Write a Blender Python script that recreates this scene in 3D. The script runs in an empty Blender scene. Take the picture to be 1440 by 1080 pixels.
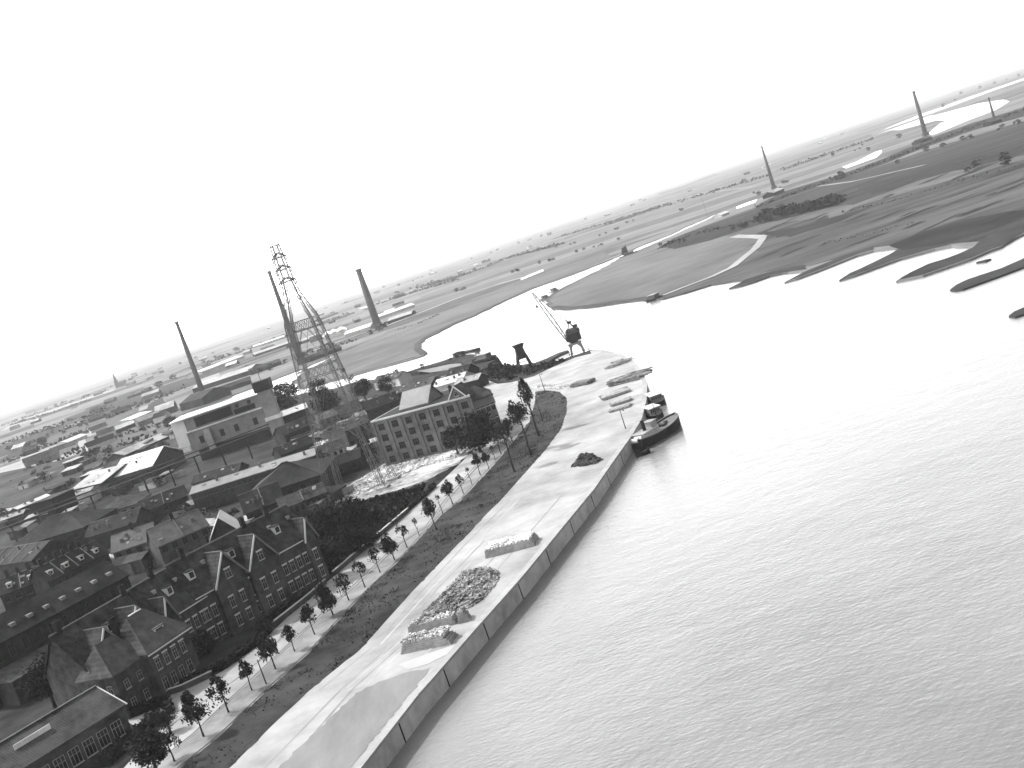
import bpy, bmesh, math, random
from mathutils import Vector, Matrix
from mathutils.geometry import tessellate_polygon
random.seed(7)
R = math.radians
scene = bpy.context.scene
COL = scene.collection

# ------------------------------------------------------------------ camera
W, H, F, CH = 1440, 1080, 1600.0, 50.0
HM, HB = -0.337, 572.0
roll = math.atan(-HM)
P = math.atan((540-(HB+HM*720))*math.cos(roll)/F)
fw = Vector((0, math.cos(P), -math.sin(P))); up0 = Vector((0, math.sin(P), math.cos(P))); r0 = Vector((1, 0, 0))
RX = r0*math.cos(roll)-up0*math.sin(roll); UX = r0*math.sin(roll)+up0*math.cos(roll)
cd = bpy.data.cameras.new('camera'); cam = bpy.data.objects.new('camera', cd); COL.objects.link(cam)
m = Matrix((RX, UX, -fw)).transposed().to_4x4(); m.translation = Vector((0, 0, CH)); cam.matrix_world = m
cd.sensor_width = 36; cd.lens = 36*F/W; cd.clip_start = 1; cd.clip_end = 90000
scene.camera = cam

# ------------------------------------------------------------------ light
CLOUD_LOW, CLOUD_HIGH = 29, 4.5
SUN_EL, SUN_AZ = 48, -62          # azimuth measured clockwise from +Y (the view direction)
w = bpy.data.worlds.new('World'); scene.world = w; w.use_nodes = True
nt = w.node_tree; nt.nodes.clear()
sky = nt.nodes.new('ShaderNodeTexSky'); sky.sky_type = 'NISHITA'; sky.sun_disc = False
sky.sun_elevation = R(SUN_EL); sky.sun_rotation = R(SUN_AZ); sky.dust_density = 5; sky.air_density = 1.5; sky.altitude = 50
bw = nt.nodes.new('ShaderNodeRGBToBW'); bg = nt.nodes.new('ShaderNodeBackground'); bg.inputs[1].default_value = 0.10
wo = nt.nodes.new('ShaderNodeOutputWorld')
# thin bright haze-cloud over the whole sky, strongest low down and on the sun's side
tc0 = nt.nodes.new('ShaderNodeTexCoord'); sp0 = nt.nodes.new('ShaderNodeSeparateXYZ'); nt.links.new(tc0.outputs['Generated'], sp0.inputs[0])
mr0 = nt.nodes.new('ShaderNodeMapRange'); mr0.interpolation_type = 'SMOOTHSTEP'; mr0.inputs[1].default_value = 0; mr0.inputs[2].default_value = .7; mr0.inputs[3].default_value = CLOUD_LOW; mr0.inputs[4].default_value = CLOUD_HIGH
nt.links.new(sp0.outputs[2], mr0.inputs[0])
dt0 = nt.nodes.new('ShaderNodeVectorMath'); dt0.operation = 'DOT_PRODUCT'; dt0.inputs[1].default_value = (math.sin(R(SUN_AZ)), math.cos(R(SUN_AZ)), 0); nt.links.new(tc0.outputs['Generated'], dt0.inputs[0])
ma0 = nt.nodes.new('ShaderNodeMath'); ma0.operation = 'MULTIPLY_ADD'; ma0.inputs[1].default_value = .7; ma0.inputs[2].default_value = .66; nt.links.new(dt0.outputs['Value'], ma0.inputs[0])
mm0 = nt.nodes.new('ShaderNodeMath'); mm0.operation = 'MULTIPLY'; nt.links.new(mr0.outputs[0], mm0.inputs[0]); nt.links.new(ma0.outputs[0], mm0.inputs[1])
ad0 = nt.nodes.new('ShaderNodeMath'); nt.links.new(mm0.outputs[0], ad0.inputs[0]); nt.links.new(bw.outputs[0], ad0.inputs[1])
nt.links.new(sky.outputs[0], bw.inputs[0]); nt.links.new(ad0.outputs[0], bg.inputs[0]); nt.links.new(bg.outputs[0], wo.inputs[0])
ld = bpy.data.lights.new('sun', 'SUN'); ld.energy = 3.4; ld.angle = R(1.2)
sun = bpy.data.objects.new('sun', ld); COL.objects.link(sun)
sd = Vector((math.sin(R(SUN_AZ))*math.cos(R(SUN_EL)), math.cos(R(SUN_AZ))*math.cos(R(SUN_EL)), math.sin(R(SUN_EL))))
sun.rotation_euler = sd.to_track_quat('Z', 'Y').to_euler()
vs = scene.view_settings; scene.display_settings.display_device = 'sRGB'
vs.view_transform = 'Standard'; vs.look = 'None'; vs.gamma = 1; vs.exposure = 0.6
scene.cycles.volume_bounces = 1; scene.cycles.max_bounces = 6; scene.cycles.diffuse_bounces = 3

# ------------------------------------------------------------------ helpers
FZ, WZ = -2.3, -2.9               # flood-plain level, water level (the quay and town stand at 0)
def G(u, v, z=0.0):
    d = fw + RX*((u-720)/F) + UX*((540-v)/F)
    t = (z-CH)/d.z
    return Vector((d.x*t, d.y*t, z))
def proj(p):
    q = Vector(p)-Vector((0, 0, CH)); dz = q.dot(fw)
    return 720+F*q.dot(RX)/dz, 540-F*q.dot(UX)/dz
def top_h(u, v, tu, tv, z=0.0):   # real height of an upright thing standing at a ground point
    b = G(u, v, z); best = (1e9, 0)
    for k in range(1, 1200):
        e = abs(proj((b.x, b.y, z+k*.1))[1]-tv)
        if e < best[0]: best = (e, k*.1)
    return best[1]
def an(a, b): return math.atan2(b[1]-a[1], b[0]-a[0])

MATS = {}
def mat(name, v, rough=.9, var=.25, sc=1.0, bump=0.0, stretch=None, tone=None, spec=.06, det=6, ribs=0):
    if name in MATS: return MATS[name]
    mt = bpy.data.materials.new(name); mt.use_nodes = True; t = mt.node_tree
    b = t.nodes['Principled BSDF']; b.inputs['Roughness'].default_value = rough
    b.inputs['Specular IOR Level'].default_value = spec
    tc = t.nodes.new('ShaderNodeTexCoord'); mp = t.nodes.new('ShaderNodeMapping')
    t.links.new(tc.outputs['Object'], mp.inputs[0])
    if stretch: mp.inputs['Scale'].default_value = stretch
    n = t.nodes.new('ShaderNodeTexNoise'); n.inputs['Scale'].default_value = sc; n.inputs['Detail'].default_value = det; n.inputs['Roughness'].default_value = .65
    t.links.new(mp.outputs[0], n.inputs['Vector'])
    n2 = t.nodes.new('ShaderNodeTexNoise'); n2.inputs['Scale'].default_value = sc*.17; n2.inputs['Detail'].default_value = 5
    t.links.new(mp.outputs[0], n2.inputs['Vector'])
    mx = t.nodes.new('ShaderNodeMath'); mx.operation = 'MULTIPLY_ADD'; mx.inputs[1].default_value = .9
    t.links.new(n2.outputs[0], mx.inputs[0]); t.links.new(n.outputs[0], mx.inputs[2])
    if ribs:
        wv = t.nodes.new('ShaderNodeTexWave'); wv.inputs['Scale'].default_value = ribs; wv.inputs['Distortion'].default_value = 1.2; wv.inputs['Detail'].default_value = 3
        t.links.new(mp.outputs[0], wv.inputs['Vector'])
        m2 = t.nodes.new('ShaderNodeMath'); m2.operation = 'MULTIPLY_ADD'; m2.inputs[1].default_value = .13; t.links.new(wv.outputs[0], m2.inputs[0])
        m3 = t.nodes.new('ShaderNodeMath'); m3.operation = 'SUBTRACT'; m3.inputs[1].default_value = .065; t.links.new(mx.outputs[0], m3.inputs[0]); t.links.new(m3.outputs[0], m2.inputs[2]); mx = m2
    r = t.nodes.new('ShaderNodeMapRange'); r.inputs[1].default_value = .72; r.inputs[2].default_value = 1.18
    r.inputs[3].default_value = v*(1-var); r.inputs[4].default_value = v*(1+var)
    t.links.new(mx.outputs[0], r.inputs[0]); t.links.new(r.outputs[0], b.inputs['Base Color'])
    if bump:
        bp = t.nodes.new('ShaderNodeBump'); bp.inputs['Strength'].default_value = bump; bp.inputs['Distance'].default_value = .1
        t.links.new(n.outputs[0], bp.inputs['Height']); t.links.new(bp.outputs[0], b.inputs['Normal'])
    MATS[name] = mt; return mt

class MB:
    def __init__(s): s.v = []; s.f = []
    def face(s, pts):
        i = len(s.v); s.v += [tuple(p) for p in pts]; s.f.append(tuple(range(i, i+len(pts))))
    def box(s, x0, y0, z0, x1, y1, z1, M=None):
        c = [Vector((x, y, z)) for z in (z0, z1) for x, y in ((x0, y0), (x1, y0), (x1, y1), (x0, y1))]
        if M: c = [M @ p for p in c]
        i = len(s.v); s.v += [tuple(p) for p in c]
        s.f += [tuple(i+k for k in q) for q in ((3, 2, 1, 0), (4, 5, 6, 7), (0, 1, 5, 4), (1, 2, 6, 5), (2, 3, 7, 6), (3, 0, 4, 7))]
    def beam(s, a, b, t, t2=None):
        a = Vector(a); b = Vector(b); d = (b-a); L = d.length
        if L < 1e-6: return
        q = d.to_track_quat('Z', 'Y').to_matrix().to_4x4(); q.translation = a
        t2 = t if t2 is None else t2
        s.box(-t/2, -t2/2, 0, t/2, t2/2, L, q)
    def tube(s, pts, rad, n=8, cap=True):
        rings = []
        for k, p in enumerate(pts):
            p = Vector(p); d = (Vector(pts[min(k+1, len(pts)-1)])-Vector(pts[max(k-1, 0)])).normalized()
            a = d.orthogonal().normalized() if abs(d.z) < .99 else Vector((1, 0, 0)); a = (a-d*a.dot(d)).normalized(); c = d.cross(a)
            r = rad[k] if isinstance(rad, (list, tuple)) else rad
            i = len(s.v)
            s.v += [tuple(p+(a*math.cos(2*math.pi*j/n)+c*math.sin(2*math.pi*j/n))*r) for j in range(n)]
            rings.append(i)
        for k in range(len(rings)-1):
            for j in range(n):
                s.f.append((rings[k]+j, rings[k]+(j+1) % n, rings[k+1]+(j+1) % n, rings[k+1]+j))
        if cap:
            s.f.append(tuple(rings[0]+j for j in range(n))[::-1]); s.f.append(tuple(rings[-1]+j for j in range(n)))
    def poly(s, pts2, z0, z1, slope=0):          # extruded outline, optional sloped skirt
        n = len(pts2)
        ar = sum(pts2[i][0]*pts2[(i+1) % n][1]-pts2[(i+1) % n][0]*pts2[i][1] for i in range(n))
        if ar < 0: pts2 = list(reversed(pts2))
        i0 = len(s.v); s.v += [(p[0], p[1], z1) for p in pts2]
        tri = tessellate_polygon([[Vector((p[0], p[1], 0)) for p in pts2]])
        for t in tri:
            a, b, c = (pts2[k] for k in t)
            cr = (b[0]-a[0])*(c[1]-a[1])-(b[1]-a[1])*(c[0]-a[0])
            s.f.append(tuple(i0+k for k in (t if cr > 0 else t[::-1])))
        if z0 is not None:
            i1 = len(s.v)
            for k in range(n):
                a = Vector(pts2[k-1][:2]); b = Vector(pts2[k][:2]); c = Vector(pts2[(k+1) % n][:2])
                nn = Vector(((c-a).y, -(c-a).x)); nn = nn.normalized() if nn.length else nn
                q = b+nn*slope; s.v.append((q.x, q.y, z0))
            for k in range(n):
                j = (k+1) % n; s.f.append((i0+k, i1+k, i1+j, i0+j))
    def build(s, name, m, parent=None, smooth=False):
        me = bpy.data.meshes.new(name); me.from_pydata(s.v, [], s.f); me.materials.append(m); me.update()
        if smooth:
            for p in me.polygons: p.use_smooth = True
        o = bpy.data.objects.new(name, me); COL.objects.link(o)
        if parent is not None: o.parent = parent
        return o
def tag(o, label=None, cat=None, group=None, kind=None):
    if label: o['label'] = label
    if cat: o['category'] = cat
    if group: o['group'] = group
    if kind: o['kind'] = kind
    return o
def empty(name, loc, rz, label, cat, group=None):
    o = bpy.data.objects.new(name, None); COL.objects.link(o); o.location = loc; o.rotation_euler = (0, 0, rz)
    return tag(o, label, cat, group)
def inst(src, parent, loc=(0, 0, 0), rz=0, sc=(1, 1, 1), name=None):
    c = src.copy(); COL.objects.link(c); c.parent = parent; c.location = loc; c.rotation_euler = (0, 0, rz); c.scale = sc
    return c
ROUGH = dict(reed_bank=(6, 1.0), dirt_patch=(.8, .35), grass_verge=(1.2, .3), rubble_yard=(2, .7), scrubland=(9, 2.5), dark_meadow=(20, 6), rough_pasture=(15, 4), garden_ground=(1.5, .4), weedy_strip=(1, .5), bank_slope=(3, .8), meadow=(15, 2))
def sheet(name, px, z, m, lbl=None, base=0.0, world=None):
    pts = world or [G(u, v, base)[:2] for u, v in px]
    if name in ROUGH:
        st, amp = ROUGH[name]; rnd = random.Random(len(px)); out = []
        for k in range(len(pts)):
            a = Vector(pts[k][:2]); b = Vector(pts[(k+1) % len(pts)][:2]); n = max(1, min(60, int((b-a).length/st))); nn = Vector((-(b-a).y, (b-a).x)).normalized()
            for i in range(n):
                q = a+(b-a)*i/n+(nn*rnd.uniform(-amp, amp) if i else Vector((0, 0))); out.append((q.x, q.y))
        pts = out
    mb = MB(); mb.poly(pts, None, z); return tag(mb.build(name, m), kind='structure')

# ------------------------------------------------------------------ materials
BRICK = mat('brick', .052, .9, 0.6, .8, .2)
BRICKD = mat('dark_brick', 0.024, .9, 0.6, .6, .2)
BRICKF = mat('factory_brick', 0.11, .9, 0.35, .5, .2)
TILE = mat('roof_tile', 0.04, .75, 0.7, .7, .3, ribs=.8)
TILEL = mat('pale_roof_tile', 0.07, .75, 0.5, .7, .3, ribs=.8)
TILED = mat('dark_roof_tile', 0.016, .8, 0.8, .5, .3, ribs=.8)
FRAME = mat('window_paint', 0.28, .6, .3, 2)
WHITE = mat('white_paint', 0.5, .5, 0.1, 2)
CREAM = mat('pale_render', .38, .9, .25, .4)
ZINC = mat('pale_roofing', 0.55, .6, 0.3, .3, ribs=.8)
ZINCG = mat('grey_roofing', 0.28, .6, 0.4, .3, ribs=.8)
TAR = mat('tarred_roofing', 0.018, .8, 0.6, .3, ribs=.8)
GLASS = mat('window_glass', .012, .15, .3, .4, spec=.3)
STONE = mat('concrete', .30, .85, .2, .35, .1)
STEEL = mat('weathered_steel', 0.035, .6, .3, .7)
STEELL = mat('galvanised_steel', .22, .5, .2, .7)
BARK = mat('bark', 0.03, .95, .3, 3, .4)
LEAF = mat('leaf', 0.022, .7, .5, .8)
LEAFD = mat('dark_leaf', 0.014, .7, .5, .5)
LEAFF = mat('far_leaf', 0.026, .8, .4, .05)
CHIM = mat('chimney_brick', 0.07, .9, .25, .15)
WOOD = mat('sawn_timber', 0.26, .85, .35, .9, .2)
WOODD = mat('dark_timber', 0.025, .9, .4, 1.2, .2)
RUB = mat('broken_stone', 0.4, .9, .6, 1.1, .4)
RUBW = mat('white_stone', 0.65, .9, 0.4, 1.1, .4)
HULL = mat('black_hull', 0.018, .45, .3, .6)
DECK = mat('deck', .12, .8, .3, .8)

# ------------------------------------------------------------------ ground, water
def water_mat():
    mt = bpy.data.materials.new('river_water'); mt.use_nodes = True; t = mt.node_tree; b = t.nodes['Principled BSDF']
    b.inputs['Base Color'].default_value = (.10, .10, .10, 1); b.inputs['Roughness'].default_value = .2; b.inputs['IOR'].default_value = 1.33
    tc = t.nodes.new('ShaderNodeTexCoord'); prev = None
    for sc, st, rz, dist in ((1.1, .36, 28, .2), (.2, .2, -15, .6), (2.8, .22, 55, .08)):
        mp = t.nodes.new('ShaderNodeMapping'); mp.inputs['Rotation'].default_value = (0, 0, R(rz)); mp.inputs['Scale'].default_value = (1, 1.6, 1)
        n = t.nodes.new('ShaderNodeTexNoise'); n.inputs['Scale'].default_value = sc; n.inputs['Detail'].default_value = 4
        t.links.new(tc.outputs['Object'], mp.inputs[0]); t.links.new(mp.outputs[0], n.inputs['Vector'])
        bp = t.nodes.new('ShaderNodeBump'); bp.inputs['Strength'].default_value = st; bp.inputs['Distance'].default_value = dist
        t.links.new(n.outputs[0], bp.inputs['Height'])
        if prev: t.links.new(prev.outputs[0], bp.inputs['Normal'])
        prev = bp
    t.links.new(prev.outputs[0], b.inputs['Normal'])
    n = t.nodes.new('ShaderNodeTexNoise'); n.inputs['Scale'].default_value = .03; n.inputs['Detail'].default_value = 6; n.inputs['Roughness'].default_value = .6
    t.links.new(tc.outputs['Object'], n.inputs['Vector']); r = t.nodes.new('ShaderNodeMapRange'); r.inputs[1].default_value = .35; r.inputs[2].default_value = .65; r.inputs[3].default_value = .125; r.inputs[4].default_value = .17
    t.links.new(n.outputs[0], r.inputs[0]); t.links.new(r.outputs[0], b.inputs['Base Color'])
    r2 = t.nodes.new('ShaderNodeMapRange'); r2.inputs[1].default_value = .35; r2.inputs[2].default_value = .65; r2.inputs[3].default_value = .18; r2.inputs[4].default_value = .23
    t.links.new(n.outputs[0], r2.inputs[0]); t.links.new(r2.outputs[0], b.inputs['Roughness'])
    return mt
WATER = water_mat()
mb = MB(); S = 45000
mb.face([(-S, -400, WZ), (S, -400, WZ), (S, S, WZ), (-S, S, WZ)])
tag(mb.build('river_water', WATER), kind='structure')

def field_mat(name, lo, hi, cell=180, ang=25):
    mt = bpy.data.materials.new(name); mt.use_nodes = True; t = mt.node_tree; b = t.nodes['Principled BSDF']
    b.inputs['Roughness'].default_value = .95; b.inputs['Specular IOR Level'].default_value = .1
    tc = t.nodes.new('ShaderNodeTexCoord'); mp = t.nodes.new('ShaderNodeMapping')
    mp.inputs['Rotation'].default_value = (0, 0, R(ang)); mp.inputs['Scale'].default_value = (1/cell/2.4, 1/cell, 0)
    t.links.new(tc.outputs['Object'], mp.inputs[0])
    vo = t.nodes.new('ShaderNodeTexVoronoi'); vo.inputs['Scale'].default_value = 1; vo.inputs['Randomness'].default_value = .8
    vo.distance = 'CHEBYCHEV'
    t.links.new(mp.outputs[0], vo.inputs['Vector'])
    s = t.nodes.new('ShaderNodeSeparateColor'); t.links.new(vo.outputs['Color'], s.inputs[0])
    n = t.nodes.new('ShaderNodeTexNoise'); n.inputs['Scale'].default_value = .02; n.inputs['Detail'].default_value = 8; n.inputs['Roughness'].default_value = .7
    t.links.new(tc.outputs['Object'], n.inputs['Vector'])
    mx = t.nodes.new('ShaderNodeMath'); mx.operation = 'MULTIPLY_ADD'; mx.inputs[1].default_value = .5
    t.links.new(s.outputs[0], mx.inputs[0]); t.links.new(n.outputs[0], mx.inputs[2])
    r = t.nodes.new('ShaderNodeMapRange'); r.inputs[1].default_value = .3; r.inputs[2].default_value = 1.2; r.inputs[3].default_value = lo; r.inputs[4].default_value = hi
    t.links.new(mx.outputs[0], r.inputs[0]); t.links.new(r.outputs[0], b.inputs['Base Color'])
    return mt
PLAIN = field_mat('flood_plain', .012, .17)
FAR = [(-900, 250), ] 
farpx = [(230, 610), (262, 580), (346, 549), (429, 517), (471, 498), (513, 480.5), (471, 499.5), (429, 522), (412, 536), (425, 546), (462, 537), (503, 526), (539, 516), (586, 503), (597, 499), (591, 491), (591, 483), (600, 475), (611, 470), (640, 455), (667, 444), (710, 423), (750, 405), (805, 386), (861, 364), (900, 346), (947, 328), (962, 320), (995, 306), (1012, 297.5), (1000, 306), (990, 311), (962, 323), (950, 329), (920, 342), (895, 353), (875, 361), (839, 381), (808, 396), (785, 408), (773, 415), (769, 421), (771, 429), (777, 433.5),
 (797, 435), (839, 431), (870, 426), (900, 422), (932, 420), (965, 411), (1000, 400), (1030, 395), (1047, 393), (1040, 398), (1025, 405), (1040, 402), (1060, 396), (1082, 388), (1100, 384), (1135, 380), (1122, 387), (1103, 396.5), (1120, 392), (1150, 381), (1180, 369), (1205, 359), (1229, 352), (1252, 349), (1267, 347), (1252, 357), (1230, 368), (1209, 378), (1195, 384), (1180, 393.5), (1202, 387), (1246, 371), (1265, 364), (1290, 357), (1315, 350), (1338, 345), (1369, 347), (1350, 356), (1331, 363), (1305, 371), (1282, 382), (1270, 388), (1260, 395), (1298, 387), (1330, 376), (1365, 364), (1390, 353), (1407, 347), (1440, 328), (1520, 296)]
def jag(pts, st, amp, seed, closed=True):
    rnd = random.Random(seed); out = []
    for k in range(len(pts)-(0 if closed else 1)):
        a = Vector(pts[k][:2]); b = Vector(pts[(k+1) % len(pts)][:2]); L = (b-a).length; n = max(1, min(25, int(L/st))); nn = Vector((-(b-a).y, (b-a).x)).normalized() if L else Vector((0, 0))
        for i in range(n):
            q = a+(b-a)*i/n+(nn*rnd.uniform(-amp, amp)*min(1, L/60) if i else Vector((0, 0))); out.append((q.x, q.y))
    if not closed: out.append(tuple(pts[-1][:2]))
    return out
pts = [(-1500, 300)] + jag([tuple(G(u, v, FZ)[:2]) for u, v in farpx], 7, 2.2, 3, False) + [(900, 520), (3000, 900), (40000, 9000), (40000, 42000), (-40000, 42000), (-40000, 300)]
mb = MB(); mb.poly(pts, WZ-1, FZ, .5); tag(mb.build('flood_plain', PLAIN), kind='structure')
SHOAL = mat('mud_bank', 0.03, .9, .3, .05)
for k, px in enumerate([[(1336, 407), (1345, 400), (1361, 392.5), (1408, 377), (1440, 363), (1520, 330), (1520, 345), (1440, 375), (1400, 390), (1354, 406.5), (1343, 408)],
           [(1419, 443.5), (1426, 438), (1440, 432), (1500, 415), (1500, 425), (1440, 441), (1428, 445)],
           [(1373, 368.5), (1385, 365), (1393, 363.5), (1386, 367)]]):
    mb = MB(); mb.poly(jag([G(u, v, WZ+.45)[:2] for u, v in px], 5, 1.1, k), WZ-.6, WZ+.45, .5); tag(mb.build('groyne_bank', SHOAL), kind='structure')
# ponds on the plain
for px in [[(1184, 235), (1205, 227), (1230, 214), (1240, 211), (1240, 215), (1232, 222), (1190, 237)],
           [(1227, 189), (1257, 176), (1294, 161), (1321, 152), (1361, 137), (1440, 110), (1500, 90), (1500, 92), (1440, 112.5), (1390, 130), (1340, 148.5), (1307, 164), (1327, 159), (1375, 145.6), (1411, 140), (1420, 142.5), (1400, 155), (1361, 169.6), (1327, 184), (1311, 190), (1305, 188), (1321, 174), (1332, 169.6), (1317, 169.6), (1265, 183), (1252, 183), (1230, 190)],
           [(1035, 291), (1050, 285), (1065, 280), (1062, 285), (1036, 294)],
           [(732, 391), (748, 385), (763, 379), (765, 381), (750, 387), (733, 394)]]:
    sheet('pond_water', px, FZ+.12, WATER, base=FZ)
M1 = mat('meadow', 0.1, .95, 0.35, .02, stretch=(1, 1, 1)); M2 = mat('dark_meadow', 0.028, .95, .75, .03, stretch=(.25, 1, 1)); M3 = mat('rough_pasture', 0.05, .95, .8, .035, stretch=(.25, 1, 1)); M4 = mat('scrubland', 0.016, .95, 0.6, .03); PATHM = mat('sandy_path', 0.26, .95, 0.2, .1); BANK = mat('reed_bank', .045, .95, .3, .1)
sheet('meadow', [(420, 538), (471, 501), (513, 483), (545, 466), (600, 449), (660, 422), (710, 403), (764, 384), (850, 355), (860, 362), (805, 384), (750, 403), (710, 421), (667, 442), (640, 453), (611, 467), (598, 474), (588, 483), (587, 492), (590, 497), (539, 514), (503, 524), (462, 535), (430, 543)], FZ+.03, M1, base=FZ)
sheet('meadow', [(779, 430), (772, 421), (788, 409), (808, 398), (875, 364), (930, 343), (1000, 331), (1070, 333), (1060, 352), (1036, 372), (1000, 388), (960, 402), (930, 414), (900, 418), (839, 427), (800, 431)], FZ+.03, M1, base=FZ)
sheet('rough_pasture', [(1076, 333), (1100, 312), (1180, 305), (1200, 292), (1440, 225), (1520, 200), (1520, 290), (1440, 322), (1407, 340), (1370, 340), (1290, 345), (1230, 348), (1190, 360), (1140, 374), (1090, 381), (1050, 385), (1020, 392), (1000, 398), (975, 405), (1000, 392), (1040, 373), (1064, 352)], FZ+.03, M3, base=FZ)
sheet('dark_meadow', [(1062, 292), (1090, 276), (1150, 262), (1200, 246), (1300, 212), (1440, 170), (1520, 145), (1520, 200), (1440, 218), (1300, 250), (1200, 288), (1120, 300), (1060, 312), (1000, 330), (940, 345), (925, 350), (945, 336), (990, 318)], FZ+.03, M2, base=FZ)
for px in [[(930, 348), (980, 328), (1060, 300), (1130, 286), (1190, 280), (1180, 288), (1120, 304), (1060, 318), (1000, 338), (950, 350)],
           [(1060, 291), (1100, 270), (1180, 246), (1240, 224), (1300, 198), (1370, 172), (1440, 152), (1500, 135), (1500, 142), (1440, 164), (1370, 183), (1300, 208), (1240, 232), (1180, 254), (1100, 279), (1064, 295)],
           [(1250, 345), (1300, 325), (1360, 308), (1440, 295), (1500, 280), (1500, 286), (1440, 306), (1400, 322), (1360, 334), (1330, 342), (1270, 352)],
           [(1060, 330), (1130, 318), (1240, 286), (1180, 312), (1110, 334)], [(1200, 262), (1300, 240), (1440, 205), (1440, 214), (1320, 246), (1230, 272)]]:
    sheet('scrubland', px, FZ+.06, M4, base=FZ)
for px in [[(1267, 348), (1252, 357), (1230, 368), (1209, 378), (1195, 384), (1183, 392.6), (1202, 386.3), (1246, 370.3), (1265, 363.3), (1290, 356), (1315, 349), (1338, 344), (1300, 340)],
           [(1369, 347.5), (1350, 356), (1331, 363.3), (1305, 371.5), (1282, 382.3), (1264, 393.6), (1298, 386.2), (1330, 375.2), (1365, 363.2), (1390, 352), (1407, 346), (1440, 327), (1520, 295), (1520, 280), (1440, 310), (1390, 330)],
           [(1135, 380.5), (1122, 387), (1107, 395), (1120, 391.3), (1150, 380.3), (1180, 368), (1205, 358), (1229, 351), (1229, 346), (1190, 358)],
           [(1047, 393.5), (1040, 398), (1028, 403.8), (1040, 401.3), (1060, 395.3), (1082, 387.3), (1100, 383.3), (1135, 378.5), (1130, 372), (1080, 383)]]:
    sheet('reed_bank', px, FZ+.05, mat('groyne_reeds', 0.028, .95, .5, .08), base=FZ)
rs_ = random.Random(21); SC2 = mat('dark_tussocks', .016, .95, .5, .05)
for k in range(34):
    u = rs_.uniform(1070, 1440); d = rs_.uniform(112, 150+(u-1050)*.17); v = HB+HM*u+d; ln = rs_.uniform(18, 75); th = rs_.uniform(.8, 2.6); sl = -rs_.uniform(.34, .46)
    sheet('scrubland', [(u-ln/2, v-sl*ln/2), (u-ln*.1, v-sl*-ln*-.1+th*.6), (u+ln/2, v+sl*ln/2), (u+ln*.2, v+sl*ln*.2-th), (u-ln*.25, v-sl*ln*.25-th*.7)], FZ+.065+k*.005, SC2, base=FZ)
# light paths and roads on the far side
def strip(name, px, wd, z, m, base):
    c = [G(u, v, base) for u, v in px]; L = []; Rr = []
    for k, p in enumerate(c):
        d = (c[min(k+1, len(c)-1)]-c[max(k-1, 0)]); d.z = 0; d.normalize(); n = Vector((-d.y, d.x, 0))*wd/2
        L.append(p+n); Rr.append(p-n)
    mb = MB()
    for k in range(len(c)-1):
        mb.face([(q.x, q.y, z) for q in (Rr[k], Rr[k+1], L[k+1], L[k])])
    return tag(mb.build(name, m), kind='structure')
strip('path', [(932, 416), (960, 405), (1000, 390), (1030, 376), (1047, 362), (1062, 350), (1071, 338), (1073, 333.5)], 5.5, FZ+.3, PATHM, FZ)
strip('path', [(1073, 334), (1060, 333), (1045, 333), (1032, 332.5)], 7, FZ+.3, PATHM, FZ)
strip('road', [(440, 494), (500, 472), (545, 458), (583, 443), (655, 415), (700, 400), (740, 389)], 14, FZ+.3, PATHM, FZ)
strip('road', [(352, 484), (405, 467), (470, 450), (560, 425)], 10, FZ+.3, PATHM, FZ)
strip('road', [(840, 310), (900, 292), (990, 272), (1060, 262)], 7, FZ+.09, mat('gravel_road', .2, .95, .2, .1), FZ)
strip('road', [(1150, 262), (1200, 255), (1300, 232)], 5, FZ+.09, MATS['gravel_road'], FZ)
strip('reed_bank', [(597, 498), (587, 491), (588, 482), (600, 473), (640, 453), (667, 442.5), (750, 403.5), (805, 384)], 5, FZ+.07, BANK, FZ)
strip('reed_bank', [(779, 431.5), (800, 433), (839, 429), (900, 420), (932, 418)], 5, FZ+.07, BANK, FZ)
strip('reed_bank', [(430, 543), (462, 535.5), (503, 524.5), (539, 514.5), (586, 501.5)], 5, FZ+.07, BANK, FZ)

mb = MB(); mb.poly(jag([G(u, v, WZ+.7)[:2] for u, v in [(740, 520), (752, 510), (768, 504), (785, 496), (798, 492), (799, 493.5), (786, 499), (771, 508), (762, 517), (750, 524)]], 5, .5, 5), WZ-.6, WZ+.7, 1.0); tag(mb.build('breakwater', mat('dark_stone_bank', .04, .95, .5, .3)), kind='structure')
# town and quay ground at level 0
quay = [(300, 1350), (430, 1160), (498.7, 1080), (543, 1024), (580, 977), (600, 955), (659.6, 887), (702.4, 839.5), (729, 809.6), (786.7, 740), (830, 688), (846, 665), (866, 637), (883.5, 613), (897, 590), (904, 563), (905.4, 540), (899, 524), (887, 509), (876, 502), (866, 498), (845, 493.5), (828, 493)]
shore = [(806, 500), (783, 508), (768, 512), (757, 512), (749, 510), (728, 514), (712, 514), (700, 511), (690, 510), (701, 503), (697, 499), (680, 499.5), (662, 498), (640, 501), (620, 508), (590, 517), (570, 523.5), (590, 521), (633, 510), (650, 509), (655, 514), (640, 519), (612, 524), (572, 530), (540, 532), (500, 537), (470, 546), (430, 552), (395, 561), (340, 581), (250, 608), (120, 640), (0, 665)]
tp = [tuple(G(u, v)[:2]) for u, v in quay+shore] + [(-900, 640), (-900, -60), (-60, -60)]
TOWN = mat('town_ground', 0.026, .95, 0.9, .12)
mb = MB(); mb.poly(tp, WZ-1, 0, 1.0); tag(mb.build('town_ground', TOWN), kind='structure')
def quay_surface():
    mt = mat('quay_paving', 0.28, .9, .34, .11, det=9)
    t = mt.node_tree; return mt
QS = quay_surface()
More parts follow.
